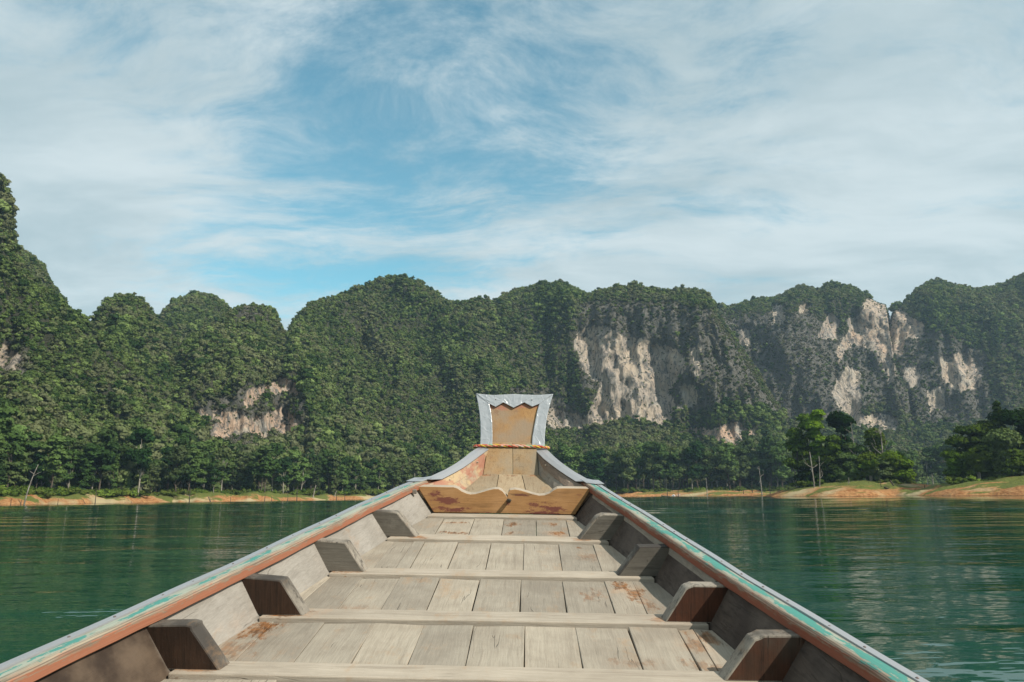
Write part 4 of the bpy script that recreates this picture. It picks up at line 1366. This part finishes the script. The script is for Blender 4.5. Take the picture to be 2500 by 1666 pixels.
edgeL = [(-0.222, 0.375), (-0.221, 0.45), (-0.226, 0.55), (-0.238, 0.64), (-0.254, 0.72), (-0.273, 0.793)]
edgeR = [(0.303, 0.378), (0.304, 0.45), (0.313, 0.555), (0.329, 0.64), (0.350, 0.72), (0.374, 0.795)]
topE = [(-0.273, 0.793), (-0.20, 0.785), (-0.12, 0.781), (-0.03, 0.786), (0.048, 0.791), (0.14, 0.787), (0.227, 0.785), (0.30, 0.789), (0.374, 0.795)]
loop = edgeL[:-1] + topE + edgeR[:-1][::-1]
n = len(loop)
cxh = 0.04
vv = [(x * 0.985 + cxh * .015, yh(z) + 0.004, z * 0.99 + 0.004) for x, z in loop] + [(x * 0.985 + cxh * .015, yh(z) + 0.055, z * 0.99 + 0.004) for x, z in loop]
ff = [tuple(range(n)), tuple(range(2 * n - 1, n - 1, -1))] + [(i, (i + 1) % n, n + (i + 1) % n, n + i) for i in range(n)]
head = add('prow_head', py_mesh('prow_head', vv, ff, M['head_wood']), boat)
head['label'] = 'flared ochre prow board framed by crinkled grey sheet'
inL = [(-0.123, 0.375), (-0.123, 0.45), (-0.130, 0.57), (-0.143, 0.65), (-0.156, 0.70), (-0.163, 0.714)]
inR = [(0.199, 0.378), (0.203, 0.45), (0.224, 0.57), (0.240, 0.65), (0.254, 0.70), (0.260, 0.714)]
zig = [(-0.163, 0.714), (-0.104, 0.684), (-0.040, 0.722), (0.002, 0.700), (0.044, 0.678), (0.088, 0.701), (0.131, 0.723), (0.197, 0.689), (0.260, 0.714)]


def sheet_strip(outer, inner, name, lift, seed, edge_out=True):
    """a crinkled sheet between two edges, 3 mm thick, 4 columns wide"""
    g = random.Random(seed)
    nc_ = 5
    v, f = [], []
    for (a, b_) in zip(outer, inner):
        for j in range(nc_):
            t = j / (nc_ - 1)
            x, z = a[0] + (b_[0] - a[0]) * t, a[1] + (b_[1] - a[1]) * t
            v.append((x, yh(z) - lift - (g.uniform(0, .004) if 0 < j < nc_ - 1 else (0.005 if j else 0.002)), z))
    m_ = len(outer)
    for i in range(m_ - 1):
        for j in range(nc_ - 1):
            q = i * nc_ + j
            f.append((q, q + 1, q + nc_ + 1, q + nc_))
    me = py_mesh(name, v, f, M['prow_sheet'], smooth=True)
    o = add(name, me, head)
    sd_ = o.modifiers.new('smooth', 'SUBSURF')
    sd_.subdivision_type = 'SIMPLE'
    sd_.levels = sd_.render_levels = 2
    so = o.modifiers.new('sheet', 'SOLIDIFY')
    so.thickness = 0.003
    so.offset = 0
    return o


def dens(pts, k):
    t = np.linspace(0, len(pts) - 1, k)
    p = np.array(pts)
    i = np.arange(len(pts))
    return list(zip(np.interp(t, i, p[:, 0]), np.interp(t, i, p[:, 1])))


sheet_strip(dens(edgeL, 16), dens(inL, 16), 'side_sheet', 0.004, 1)
sheet_strip(dens(edgeR, 16), dens(inR, 16), 'side_sheet', 0.004, 2)
sheet_strip(dens(topE, 33), dens(zig, 33), 'top_sheet', 0.0075, 3)
for x in (-0.104, 0.197):
    o = add('nail', nm, head, (x, yh(.745) - 0.014, 0.745))
    o.rotation_euler = (R(90), 0, 0)

# ---------------- braided garland tied round the neck of the prow
garl = bpy.data.objects.new('braided_garland', None)
link(garl)
garl.matrix_world = boat.matrix_world.copy()
tag(garl, 'multicoloured braided cloth garland tied round the neck of the prow', 'garland')
cols = [[(0.50, 0.07, 0.05), (0.60, 0.30, 0.22), (0.58, 0.17, 0.07)], [(0.60, 0.20, 0.10), (0.58, 0.38, 0.07), (0.55, 0.42, 0.34)], [(0.58, 0.24, 0.16), (0.26, 0.42, 0.24), (0.48, 0.09, 0.07)]]
path = [(-0.255, 6.028, 0.372), (-0.20, 6.018, 0.377), (-0.10, 6.016, 0.380), (0.02, 6.016, 0.379), (0.12, 6.016, 0.377), (0.22, 6.017, 0.374), (0.30, 6.02, 0.372), (0.335, 6.045, 0.362), (0.335, 6.09, 0.357), (0.29, 6.135, 0.36), (0.15, 6.14, 0.36), (-0.08, 6.14, 0.36), (-0.23, 6.13, 0.36), (-0.268, 6.09, 0.358), (-0.27, 6.05, 0.364)]
pp = np.array(path + [path[0]])
tt = np.linspace(0, len(path), 180)
cl_ = np.stack([np.interp(tt, np.arange(len(pp)), pp[:, k]) for k in range(3)], 1)
for k in range(3): cl_[:, k] = np.convolve(np.pad(cl_[:, k], 3, 'wrap'), np.ones(7) / 7, 'valid')
for s_ in range(3):
    m, nt = new_mat('garland_cloth')
    t_ = nt.n('ShaderNodeTexCoord')
    t_.object = boat
    seg_ = nt.n('ShaderNodeTexNoise', {'noise_dimensions': '3D'}, Vector=nt.mapping(t_.outputs['Object'], (1, 1, 1), (s_ * 3.1, 0, 0)), Scale=13.0, Detail=1.0)
    c = nt.mix(nt.ramp(seg_.outputs['Fac'], 0.44, 0.47), cols[s_][0], cols[s_][1])
    c = nt.mix(nt.ramp(nt.noise(nt.mapping(t_.outputs['Object'], (1, 1, 1), (9, s_ * 5.0, 0)), 17.0, 1.0), 0.54, 0.57), c, cols[s_][2])
    th_ = nt.noise(t_.outputs['Object'], 160.0, 3.0)
    c = nt.mix(1.0, c, nt.mix(th_, (0.7, 0.7, 0.7), (1.2, 1.2, 1.2)), 'MULTIPLY')
    finish(nt, c, 0.9, th_, 0.003, 0.8, 0.1)
    ph = s_ * 2 * math.pi / 3
    pts = []
    for i in range(len(cl_) - 1):
        t = Vector(cl_[(i + 1) % (len(cl_) - 1)] - cl_[i - 1]).normalized()
        a = t.cross(Vector((0, 0, 1))).normalized()
        b_ = t.cross(a)
        an = ph + i * 0.36
        pts.append(Vector(cl_[i]) + (a * math.cos(an) + b_ * math.sin(an)) * 0.0058)
    pts.append(pts[0])
    v, f = tube(pts, [0.0070 + 0.001 * math.sin(i * 1.3 + s_) for i in range(len(pts))], 8)
    add('strand', py_mesh('strand', v, f, m, smooth=True), garl)

# ================================================================== TREES AND DEADWOOD ON THE SHORES
def limb_path(p0, p1, g, sag=0.1, n=5):
    p0, p1 = np.array(p0, float), np.array(p1, float)
    t = np.linspace(0, 1, n)[:, None]
    L_ = np.linalg.norm(p1 - p0)
    p = p0 + (p1 - p0) * t + np.sin(t * np.pi) * g.normal(0, sag * L_, 3) * 0.5
    return [tuple(q) for q in p]


def tree_meshes(seed, H, Wd, kind, leaf, n_leaf, lsize, bark):
    """trunk with limbs, and a crown of leaf faces; base at the origin"""
    g = np.random.default_rng(seed)
    tr = H * (0.011 if kind != 'bush' else 0.012)
    lean = g.normal(0, 0.03, 2) * H
    tops = {'tall': 0.72, 'round': 0.7, 'column': 0.9, 'bush': 0.5, 'spire': 0.9}[kind]
    tip = np.array([lean[0], lean[1], H * tops])
    tp = limb_path((0, 0, -0.6), tip, g, 0.04, 8)
    parts = [tube(tp, list(np.linspace(tr * 1.35, tr * 0.45, 8)), 7)]
    c, r = [], []
    at_h = lambda t: np.array([np.interp(t, np.linspace(0, 1, 8), np.array(tp)[:, k]) for k in range(3)])
    if kind == 'tall':
        nl, z0, z1 = g.integers(13, 18), 0.30, 0.93
        for k in range(nl):
            an, zt = g.uniform(0, 6.283), g.uniform(z0, z1)
            rr = Wd * 0.5 * g.uniform(0.25, 0.8) * math.sin(math.pi * (0.25 + 0.7 * (zt - z0) / (z1 - z0))) ** 0.7
            c.append((lean[0] * zt + math.cos(an) * rr, lean[1] * zt + math.sin(an) * rr, H * zt))
            r.append(Wd * g.uniform(0.17, 0.29))
    elif kind == 'round':
        for k in range(g.integers(20, 28)):
            an, zt = g.uniform(0, 6.283), g.uniform(0.18, 0.9)
            rr = Wd * 0.5 * g.uniform(0.3, 0.85) * math.sin(math.pi * min(1, 0.2 + 0.75 * zt)) ** 0.6
            c.append((lean[0] * zt + math.cos(an) * rr, lean[1] * zt + math.sin(an) * rr, H * zt))
            r.append(Wd * g.uniform(0.15, 0.26))
    elif kind == 'column':
        for k in range(16):
            zt = 0.05 + 0.9 * k / 15
            an = g.uniform(0, 6.283)
            c.append((lean[0] * zt + math.cos(an) * Wd * 0.16, lean[1] * zt + math.sin(an) * Wd * 0.16, H * zt))
            r.append(Wd * g.uniform(0.26, 0.42) * (0.8 + 0.5 * (zt > 0.75)))
    elif kind == 'spire':
        for k in range(16):
            zt = 0.2 + 0.76 * k / 15
            an = g.uniform(0, 6.283)
            rr = Wd * 0.42 * (1.05 - zt)
            c.append((lean[0] * zt + math.cos(an) * rr, lean[1] * zt + math.sin(an) * rr, H * zt))
            r.append(Wd * (0.10 + 0.22 * (1 - zt)))
    else:
        for k in range(9):
            an = g.uniform(0, 6.283)
            rr = Wd * 0.36 * g.uniform(0.1, 1)
            zt = g.uniform(0.25, 0.8)
            c.append((math.cos(an) * rr, math.sin(an) * rr, H * zt))
            r.append(Wd * g.uniform(0.16, 0.27))
    # limbs reach the clumps
    for q in c[:10]:
        zt = min(0.92, max(0.15, q[2] / H * 0.72))
        st_ = at_h(zt)
        parts.append(tube(limb_path(st_, q, g, 0.08, 4), [tr * 0.5, tr * 0.36, tr * 0.24, tr * 0.1], 5))
    tv, tf = merge(parts)
    trunk = py_mesh('trunk', tv, tf, bark, smooth=True)
    V, F = leaf_quads(g, c, r, n_leaf, lsize, squash=0.82, shell=(0.55, 1.12))
    pr = [(V, F)]
    for cc, rr in zip(c, r): pr.append(ico(cc, rr * 0.6, g, 1, 0.3))
    V, F = np_merge(pr)
    return trunk, leaf_mesh('crown', V, F, leaf)


def put_tree(name, trunk, crown, loc, rz, scale, label, cat='tree', group=None):
    t = empty(name, loc, rz)
    t.scale = (scale, scale, scale * rnd.uniform(0.92, 1.1))
    add('trunk', trunk, t)
    add('crown', crown, t)
    return tag(t, label, cat, group)


# front row of the mainland forest
variants = []
for k in range(10):
    kind = ['tall', 'tall', 'tall', 'round', 'tall', 'column', 'tall', 'round', 'tall', 'tall'][k]
    variants.append(tree_meshes(300 + k, 22, [11, 9, 12, 11, 10, 6, 8, 12, 10, 9][k], kind, M['tree'], 1500, 0.6, M['bark_pale' if k in (1, 4, 8) else 'bark_dark']))
ROWS = [(-40, 1075, 96, 'left', 0.48, 1.1), (1345, 1990, 64, 'right', 0.85, 1.35), (2090, 2350, 14, 'gap', 0.9, 1.3)]
GL = {'left': ('broadleaf tree with pale trunk in the front row of the left shore forest', 'front row trees of the left shore'),
      'right': ('broadleaf tree in the front row of the far forest right of the prow', 'front row trees of the far shore'),
      'gap': ('far shore tree seen in the gap between the two wooded islets', 'far trees between the islets')}
ZONES = {'left': [(110, 'beside the bleached forked dead tree'), (300, 'behind the shaded inlet'), (520, 'below the pink rock scar'), (760, 'behind the row of stakes'), (2000, 'next to the boat rail')],
         'right': [(1500, 'nearest the prow'), (1640, 'behind the small bare islet'), (1800, 'behind the low grassy islet'), (3000, 'next to the wooded islet')],
         'gap': [(9999, '')]}


def zone(key, u):
    w_ = next(t for lim_, t in ZONES[key] if u < lim_)
    return {'left': 'front row tree of the left shore, ' + w_, 'right': 'front row tree of the far forest, ' + w_, 'gap': GL['gap'][0]}[key]


for u0, u1, n, key, s0, s1 in ROWS:
    for i in range(n):
        u = u0 + (u1 - u0) * (i + rnd.uniform(0, 1)) / n
        D = float(np.interp(u, _SU, _SD)) + rnd.choice([14, 20, 27, 34]) + rnd.uniform(-4, 4) + (0 if key != 'gap' else 0)
        vi = rnd.randrange(10)
        tk, cr = variants[vi]
        sc1 = rnd.uniform(s0, s1)
        look = ['short', 'middling', 'tall'][min(2, int(3 * (sc1 - s0) / (s1 - s0)))] + ' ' + ['slender', 'pale trunked', 'broad', 'bushy', 'pale trunked', 'columnar', 'narrow', 'bushy', 'pale trunked', 'slender'][vi]
        put_tree('forest_tree', tk, cr, spot(u, D, 3.2), rnd.uniform(0, 6.28), sc1, look + ' ' + zone(key, u), group=GL[key][1])

# low lime green growth along the banks
lime = bpy.data.collections.new('shrub_shapes')
for k in range(4):
    g = np.random.default_rng(700 + k)
    c = np.stack([g.uniform(-0.8, 0.8, 6), g.uniform(-0.8, 0.8, 6), g.uniform(0.0, 0.5, 6)], 1)
    rad = g.uniform(0.3, 0.55, 6)
    V, F = np_merge([leaf_quads(g, c, rad, 240, 0.11)] + [ico(cc, q * 0.7, g, 1) for cc, q in zip(c, rad)])
    lime.objects.link(bpy.data.objects.new('shrub_shape_%d' % k, leaf_mesh('shrub_shape', V, F, M['lime'])))
sp_, ss_ = [], []
for i in range(1300):
    u = rng.uniform(-60, 1080) if i < 900 else rng.uniform(1350, 1950)
    dens_ = float(fbm(np.array(u * 0.02), np.array(1.5), 3))
    D = float(np.interp(u, _SU, _SD)) + rng.uniform(9, 24) - 5 * dens_
    if rng.random() < 0.35 - dens_ * 1.2: continue
    sp_.append(spot(u, D, 2.2 + 0.05 * (D - float(np.interp(u, _SU, _SD)))))
    ss_.append(rng.uniform(0.8, 2.6) * (1 + 0.5 * dens_))
for i in range(150):
    u, D = (rng.uniform(1945, 2230), rng.uniform(238, 248)) if i < 90 else (rng.uniform(2320, 2540), rng.uniform(217, 232))
    sp_.append(spot(u, D, 3.2))
    ss_.append(rng.uniform(0.8, 2.0))
instancer('undergrowth', np.array([p[:] for p in sp_]), np.array(ss_), rng.integers(0, 4, len(sp_)), lime, 'low lime green growth along the foot of the forest', 'undergrowth')


def leafy_thing(u, vtop, Wpx, kind, D, zbase, label, seed, leaf='isle', n=2600, ls=0.30, group=None, name='islet_tree', bark='bark_dark'):
    """tree surveyed by the height of its top in the 2500 px frame"""
    _, el = bearing_elev(u, vtop)
    H = HC + D * float(el) - zbase
    Wd = Wpx / FPX * D
    tk, cr = tree_meshes(seed, H, Wd, kind, M[leaf], n, ls, M[bark])
    t = empty(name, spot(u, D, zbase))
    add('trunk', tk, t)
    add('crown', cr, t)
    return tag(t, label, 'tree' if kind != 'bush' else 'shrub', group)


G1 = 'trees on the wooded islet'
ISLE = [
    (2062, 1002, 66, 'tall', 250, 'big dark rounded tree, tallest on the wooded islet', 'isle', 3600),
    (2014, 1004, 36, 'column', 247, 'tall light green creeper clad column of a tree on the islet', 'bamboo', 3000),
    (1982, 1012, 62, 'tall', 252, 'dark spreading tree left of the creeper clad column', 'isle', 3000),
    (1953, 1048, 52, 'tall', 250, 'leftmost dark tree of the islet, leaning over the bank', 'isle', 2400),
    (2040, 1062, 44, 'tall', 244, 'dark olive tree with bare trunk under the tallest islet tree', 'isle', 2000),
    (2139, 1056, 36, 'column', 248, 'dark creeper draped stump tree between the two bleached trees', 'isle', 2400),
    (2160, 1068, 38, 'round', 252, 'dark round tree behind the taller bleached dead tree', 'isle', 2000),
    (2094, 1076, 52, 'round', 247, 'mid green tree in the middle of the islet', 'tree', 2600),
    (2118, 1102, 56, 'round', 243, 'bushy green tree in front of the islet middle', 'bamboo', 2600),
    (2072, 1108, 56, 'round', 242, 'bushy dark green tree below the tallest islet tree', 'tree', 2600),
    (2028, 1112, 54, 'round', 243, 'dense green tree at the foot of the creeper clad column', 'isle', 2600),
    (1985, 1118, 54, 'round', 243, 'dense dark tree at the left foot of the islet clump', 'isle', 2400),
    (2155, 1120, 50, 'round', 242, 'green bushy tree below the dark creeper draped stump', 'tree', 2400),
    (2180, 1120, 46, 'column', 243, 'short light green creeper column near the islet right end', 'bamboo', 2200),
    (2208, 1122, 46, 'round', 243, 'bright round bush like tree at the right end of the islet', 'bamboo', 2600),
]
for k, (u, vt, wp, kd, D, lab, lf, n) in enumerate(ISLE):
    leafy_thing(u, vt, wp * 1.12, kd, D, 3.2, lab, 500 + k, lf, int(n * 2.4), 0.36, G1)
G2 = 'trees on the dark headland'
HEAD = [
    (2374, 1040, 60, 'tall', 232, 'dark tree behind the bamboo of the headland', 'isle', 2600),
    (2402, 1030, 66, 'round', 234, 'broad dark tree in the middle of the headland', 'isle', 3000),
    (2432, 1026, 62, 'round', 236, 'dark tree left of the pointed headland tree', 'isle', 3000),
    (2472, 978, 54, 'spire', 234, 'tall pointed dark tree, highest on the headland', 'isle', 3000),
    (2506, 990, 80, 'round', 236, 'large dark tree cut by the right picture edge', 'isle', 3000),
    (2462, 1064, 44, 'column', 222, 'pale green creeper covered trunk on the headland', 'tree', 2600),
    (2385, 1120, 48, 'round', 224, 'low green tree in front of the headland', 'bamboo', 2200),
    (2345, 1125, 50, 'round', 226, 'low bright green tree at the headland tip', 'bamboo', 2200),
    (2425, 1118, 60, 'round', 226, 'dark bushy tree in front of the broad headland tree', 'isle', 2200),
    (2495, 1100, 70, 'round', 222, 'dark bushy tree in the corner of the headland', 'isle', 2200),
    (2560, 985, 90, 'round', 236, 'dark tree beyond the right end of the headland', 'isle', 2200),
]
for k, (u, vt, wp, kd, D, lab, lf, n) in enumerate(HEAD):
    leafy_thing(u, vt, wp * 1.15, kd, D, 3.6, lab, 560 + k, lf, int(n * 2.4), 0.36, G2)


def bamboo(u, vtop, Wpx, D, zbase, label, seed, group):
    g = np.random.default_rng(seed)
    _, el = bearing_elev(u, vtop)
    H = HC + D * float(el) - zbase
    Wd = Wpx / FPX * D
    parts, cs, rs = [], [], []
    for k in range(16):
        an = g.uniform(0, 6.283)
        h_ = H * g.uniform(0.65, 1.0)
        out = Wd * 0.5 * g.uniform(0.4, 1.0)
        pts = []
        for t in np.linspace(0, 1, 8):
            pts.append((math.cos(an) * (0.3 + out * t ** 2.2), math.sin(an) * (0.3 + out * t ** 2.2), h_ * (t ** 0.85 - 0.18 * t ** 5)))
        parts.append(tube(pts, list(np.linspace(0.06, 0.015, 8)), 5))
        for q in pts[3:]:
            cs.append(q)
            rs.append(Wd * g.uniform(0.07, 0.13))
    V, F = leaf_quads(g, cs, rs, 4200, 0.42, squash=1.0, shell=(0.3, 1.2), aspect=0.28, up=0.1)
    t = empty('bamboo_clump', spot(u, D, zbase))
    v, f = merge(parts)
    add('culms', py_mesh('culms', v, f, M['bark_pale']), t)
    add('leaves', leaf_mesh('leaves', V, F, M['bamboo']), t)
    return tag(t, label, 'bamboo', group)


bamboo(2192, 1092, 52, 244, 3.2, 'feathery bright bamboo clump near the right end of the islet', 41, 'bamboo clumps')
bamboo(2130, 1108, 46, 240, 3.2, 'feathery bamboo clump at the front of the islet', 42, 'bamboo clumps')
bamboo(2357, 1082, 56, 227, 3.6, 'tall feathery bamboo clump at the headland tip', 43, 'bamboo clumps')
bamboo(2395, 1090, 46, 222, 3.6, 'feathery bamboo clump against the dark headland trees', 44, 'bamboo clumps')


# ---------------- drowned and fallen wood
def snag(u, vbot, vtop, D, label, px=3.0, pale=True, lean=0.0, branches=0, seed=0, zb_=None, name='dead_tree', cat='dead tree', group=None):
    g = np.random.default_rng(900 + seed)
    z0 = -0.6 if zb_ is None else zb_ - 0.4
    H = (vbot - vtop) / FPX * D
    r0 = px * 0.8 / 2 / FPX * D
    tip = (lean * H, g.normal(0, 0.03) * H, H)
    tp = limb_path((0, 0, 0), tip, g, 0.05, 8)
    rr = list(np.linspace(r0 * 1.2, r0 * 0.4, 8))
    parts = [tube(tp, rr, 7)]
    for k in range(branches):
        t = g.uniform(0.4, 0.92)
        st_ = np.array([np.interp(t, np.linspace(0, 1, 8), np.array(tp)[:, q]) for q in range(3)])
        an = g.uniform(0, 6.283)
        L_ = H * g.uniform(0.15, 0.34) * (1.25 - t)
        en = st_ + np.array([math.cos(an) * L_ * 1.1, math.sin(an) * L_ * 0.6, L_ * g.uniform(0.5, 1.1)])
        parts.append(tube(limb_path(st_, en, g, 0.15, 5), [r0 * 0.5, r0 * 0.4, r0 * 0.3, r0 * 0.22, r0 * 0.1], 5))
        for j in range(2):
            e2 = en + g.normal(0, 1, 3) * L_ * 0.25 + np.array([0, 0, L_ * 0.25])
            m_ = (st_ + en) / 2 if j else en * 0.8 + st_ * 0.2
            parts.append(tube([tuple(m_), tuple((m_ + e2) / 2 + g.normal(0, .05 * L_, 3)), tuple(e2)], [r0 * 0.25, r0 * 0.18, r0 * 0.08], 4))
    v, f = merge(parts)
    o = add(name, py_mesh(name, v, f, M['deadwood_pale' if pale else 'deadwood_dark'], smooth=True), None, spot(u, D, z0))
    return tag(o, label, cat, group)


sD = lambda u, o_=0: float(shore_D(np.array(float(u)))) + o_
snag(59, 1231, 1147, sD(59, -3), 'bleached forked dead tree on the left shore', 3.2, True, 0.25, 2, 1)
snag(2103, 1180, 1040, 246, 'bleached bare tree crown rising behind the islet middle', 3.0, True, -0.05, 9, 2, 3.0)
snag(2157, 1180, 1050, 244, 'taller bleached dead tree standing over the islet bamboo', 4.0, True, 0.06, 9, 3, 3.0)
snag(1990, 1211, 1108, 233, 'bleached twin stemmed dead tree at the islet water edge', 4.0, True, -0.05, 3, 4)
snag(1999, 1211, 1118, 232.4, 'leaning pale dead stem beside the twin stemmed dead tree', 3.0, True, 0.07, 2, 5)
snag(1860, 1213, 1143, 320, 'pale bare dead tree standing in water left of the islet', 3.0, True, -0.02, 3, 6)
snag(1881, 1212, 1178, 322, 'short dark pole in water beside the pale bare tree', 2.4, False, 0.0, 0, 7)
snag(1946, 1211, 1150, 300, 'dark straight drowned trunk before the islet left tip', 2.6, False, 0.0, 0, 8)
snag(2028, 1206, 1184, 231, 'broken dark stump on the islet shore', 3.4, False, -0.04, 0, 9)
snag(2076, 1207, 1162, 231, 'thin dead sapling with fine twigs on the islet shore', 2.0, True, 0.0, 5, 10)
snag(2124, 1200, 1173, 233, 'short thin pole high on the islet bank', 1.6, False, 0.0, 0, 11, 1.0)
snag(2150, 1210, 1166, 229, 'dark post at the water edge below the tall bleached tree', 2.4, False, 0.02, 0, 12)
snag(2312, 1201, 1188, 226, 'thin short post on the headland bank', 1.8, False, 0.0, 0, 13, 1.2)
snag(2477, 1206, 1186, 214, 'thin post on the orange bank at the right edge', 2.0, False, 0.05, 0, 14)
snag(2259, 1185, 1177, 236, 'tiny stump between the islet and the headland', 2.2, False, 0.0, 0, 15, 2.2)
for k, (u, vb, vt, px, ln, br, lab) in enumerate([
    (28, 1231, 1213, 1.8, 0.0, 1, 'thin dark stake at the far left shore'),
    (52, 1231, 1216, 1.8, 0.05, 0, 'short stake beside the bleached forked tree'),
    (142, 1229, 1213, 1.6, 0.0, 0, 'lone stake before the orange bank, next right of the forked tree'),
    (233, 1227, 1195, 2.2, 0.0, 0, 'tall dark pole by the shaded inlet of the left shore'),
    (213, 1221, 1208, 1.6, -0.7, 0, 'thin slanting branch left of the shaded inlet pole'),
    (321, 1226, 1218, 1.6, 0.0, 0, 'tiny stake on the bank right of the shaded inlet'),
    (463, 1224, 1190, 2.6, 0.0, 2, 'dark drowned trunk with a side branch on the left bank'),
    (516, 1223, 1206, 3.2, -0.5, 2, 'crooked dark stump leaning left on the bank'),
    (563, 1223, 1207, 1.6, 0.0, 0, 'thin stake right of the crooked leaning stump'),
    (647, 1222, 1203, 2.0, 0.0, 0, 'stake before the pale strip of the left bank'),
    (663, 1222, 1208, 1.6, 0.0, 0, 'shorter stake of a pair before the pale strip'),
    (702, 1221, 1201, 2.0, 0.0, 0, 'leaning dark pole in the middle of the left bank stakes'),
    (725, 1222, 1187, 2.6, 0.03, 1, 'tall dark broken trunk on the left bank'),
    (764, 1213, 1182, 4.0, 0.18, 1, 'thick pale broken trunk leaning right on the left bank'),
    (816, 1199, 1182, 3.4, 0.3, 1, 'short pale stub on the grass near the boat rail'),
    (822, 1221, 1196, 2.0, 0.0, 0, 'dark pole nearest the boat rail on the left bank'),
    (842, 1221, 1204, 1.8, 0.0, 0, 'thin dark stake beside the boat rail'),
]):
    snag(u, vb, vt, sD(u, -2.5 if vb > 1214 else 8), lab, px, k in (13, 14), ln, br, 30 + k, None if vb > 1214 else 1.2, 'drowned_stake' if br == 0 else 'dead_tree', 'stake' if br == 0 else 'dead tree')
for k, (u, vb, vt, px, lab) in enumerate([
    (1629, 1213, 1190, 2.2, 'dark stake in water nearest right of the prow'),
    (1656, 1212, 1188, 2.0, 'second dark stake in water right of the prow'),
    (1726, 1213, 1168, 2.4, 'pale thin trunk standing in water before the far forest'),
    (1816, 1212, 1192, 2.0, 'dark stake before the low grassy islet'),
    (1838, 1212, 1176, 2.2, 'dark pole at the right end of the low grassy islet')]):
    snag(u, vb, vt, 345, lab, px, k == 2, 0.0, 0, 60 + k, name='drowned_stake', cat='stake')


def log(u0, v0, u1, v1, D, label, px=4.0, seed=0, twigs=3):
    g = np.random.default_rng(1200 + seed)
    e0, e1 = [HC + D * float(bearing_elev(u, v)[1]) for u, v in ((u0, v0), (u1, v1))]
    a, b_ = np.array(spot(u0, D, e0)), np.array(spot(u1, D + 0.8, e1))
    c = (a + b_) / 2
    r0 = px / 2 / FPX * D
    parts = [tube(limb_path(a - c, b_ - c, g, 0.06, 6), list(np.linspace(r0, r0 * 0.5, 6)), 7)]
    for k in range(twigs):
        t = g.uniform(0.2, 0.9)
        q = (a - c) + (b_ - a) * t
        L_ = np.linalg.norm(b_ - a) * 0.22
        parts.append(tube([tuple(q), tuple(q + g.normal(0, .3, 3) * L_ + np.array([0, 0, L_ * .4])), tuple(q + g.normal(0, .6, 3) * L_ + np.array([0, 0, L_ * .8]))], [r0 * .5, r0 * .3, r0 * .12], 5))
    v, f = merge(parts)
    o = add('fallen_log', py_mesh('fallen_log', v, f, M['deadwood_dark'], smooth=True), None, c)
    return tag(o, label, 'log')


log(2160, 1190, 2201, 1207, 228, 'long dark fallen log sloping to the water on the islet', 4.0, 1)
log(2176, 1174, 2186, 1194, 229, 'upright crooked branch of driftwood above the long fallen log', 4.0, 2, 2)
log(2184, 1194, 2210, 1206, 228.6, 'second dark fallen log crossing behind the long one', 3.0, 3)
log(2020, 1206, 2045, 1208, 231, 'low tangle of driftwood by the islet stump', 3.0, 4, 6)
log(2056, 1207, 2088, 1205, 231, 'low tangle of driftwood below the dead sapling', 3.0, 5, 6)
log(2343, 1198, 2350, 1206, 219, 'short dark log lying on the headland bank', 4.0, 6, 1)

# ---------------- a small boat with its splash far off
tb = empty('motor_boat', spot(1637, 372, 0))
L_, Bw = 4.6, 0.75
secs = []
for t in np.linspace(0, 1, 9):
    w_ = Bw * (1 - max(0, (t - 0.45) / 0.55) ** 2) + 0.03
    z_ = 0.35 + 0.45 * t ** 3
    secs.append([(-w_, t * L_, z_), (-w_ * 0.6, t * L_, -0.1 + 0.25 * t ** 3), (w_ * 0.6, t * L_, -0.1 + 0.25 * t ** 3), (w_, t * L_, z_), (w_ * 0.85, t * L_, z_ - 0.02), (w_ * .5, t * L_, 0.1 + .25 * t ** 3), (-w_ * .5, t * L_, 0.1 + .25 * t ** 3), (-w_ * 0.85, t * L_, z_ - 0.02)])
v, f = loft(secs)
add('hull', py_mesh('hull', v, f, M['hull'], smooth=True), tb)
m, nt = new_mat('white_spray')
finish(nt, nt.mix(nt.noise(nt.n('ShaderNodeTexCoord').outputs['Object'], 3.0), (0.7, 0.74, 0.76), (0.85, 0.87, 0.88)), 0.9)
g = np.random.default_rng(5)
cs = [(g.normal(0, 0.8), -1 - 5 * abs(g.normal(0, 0.6)), 0.15 + 0.5 * g.random()) for _ in range(26)]
V, F = np_merge([ico(c, g.uniform(0.15, 0.5), g, 1, 0.4, 0.7) for c in cs] + [leaf_quads(g, cs, [0.5] * 26, 400, 0.09)])
add('spray', leaf_mesh('spray', V, F, m), tb)
tb.rotation_euler = (0, 0, R(68))
tag(tb, 'tiny boat throwing white spray near the far shore', 'boat')

# ================================================================== HAZE
zmax = max(max(float(v.co.z) for v in o.data.vertices) for o in COL.objects if o.type == 'MESH' and o.name.startswith('mountain')) + 25
hv = [(-2700, -950, -3.6), (2700, -950, -3.6), (2700, 1700, -3.6), (-2700, 1700, -3.6)]
hv = hv + [(x, y, zmax) for x, y, _ in hv]
m = bpy.data.materials.new('haze_air')
m.use_nodes = True
m.node_tree.nodes.clear()
nt = NT(m.node_tree)
pv_ = nt.n('ShaderNodeVolumePrincipled', Color=(0.55, 0.78, 1.0), Density=HAZE, Anisotropy=0.2)
o_ = nt.n('ShaderNodeOutputMaterial', Volume=pv_)
tag(add('haze', py_mesh('haze', hv, BOXF, m)), 'thin pale blue haze over the lake', 'haze', kind='stuff')
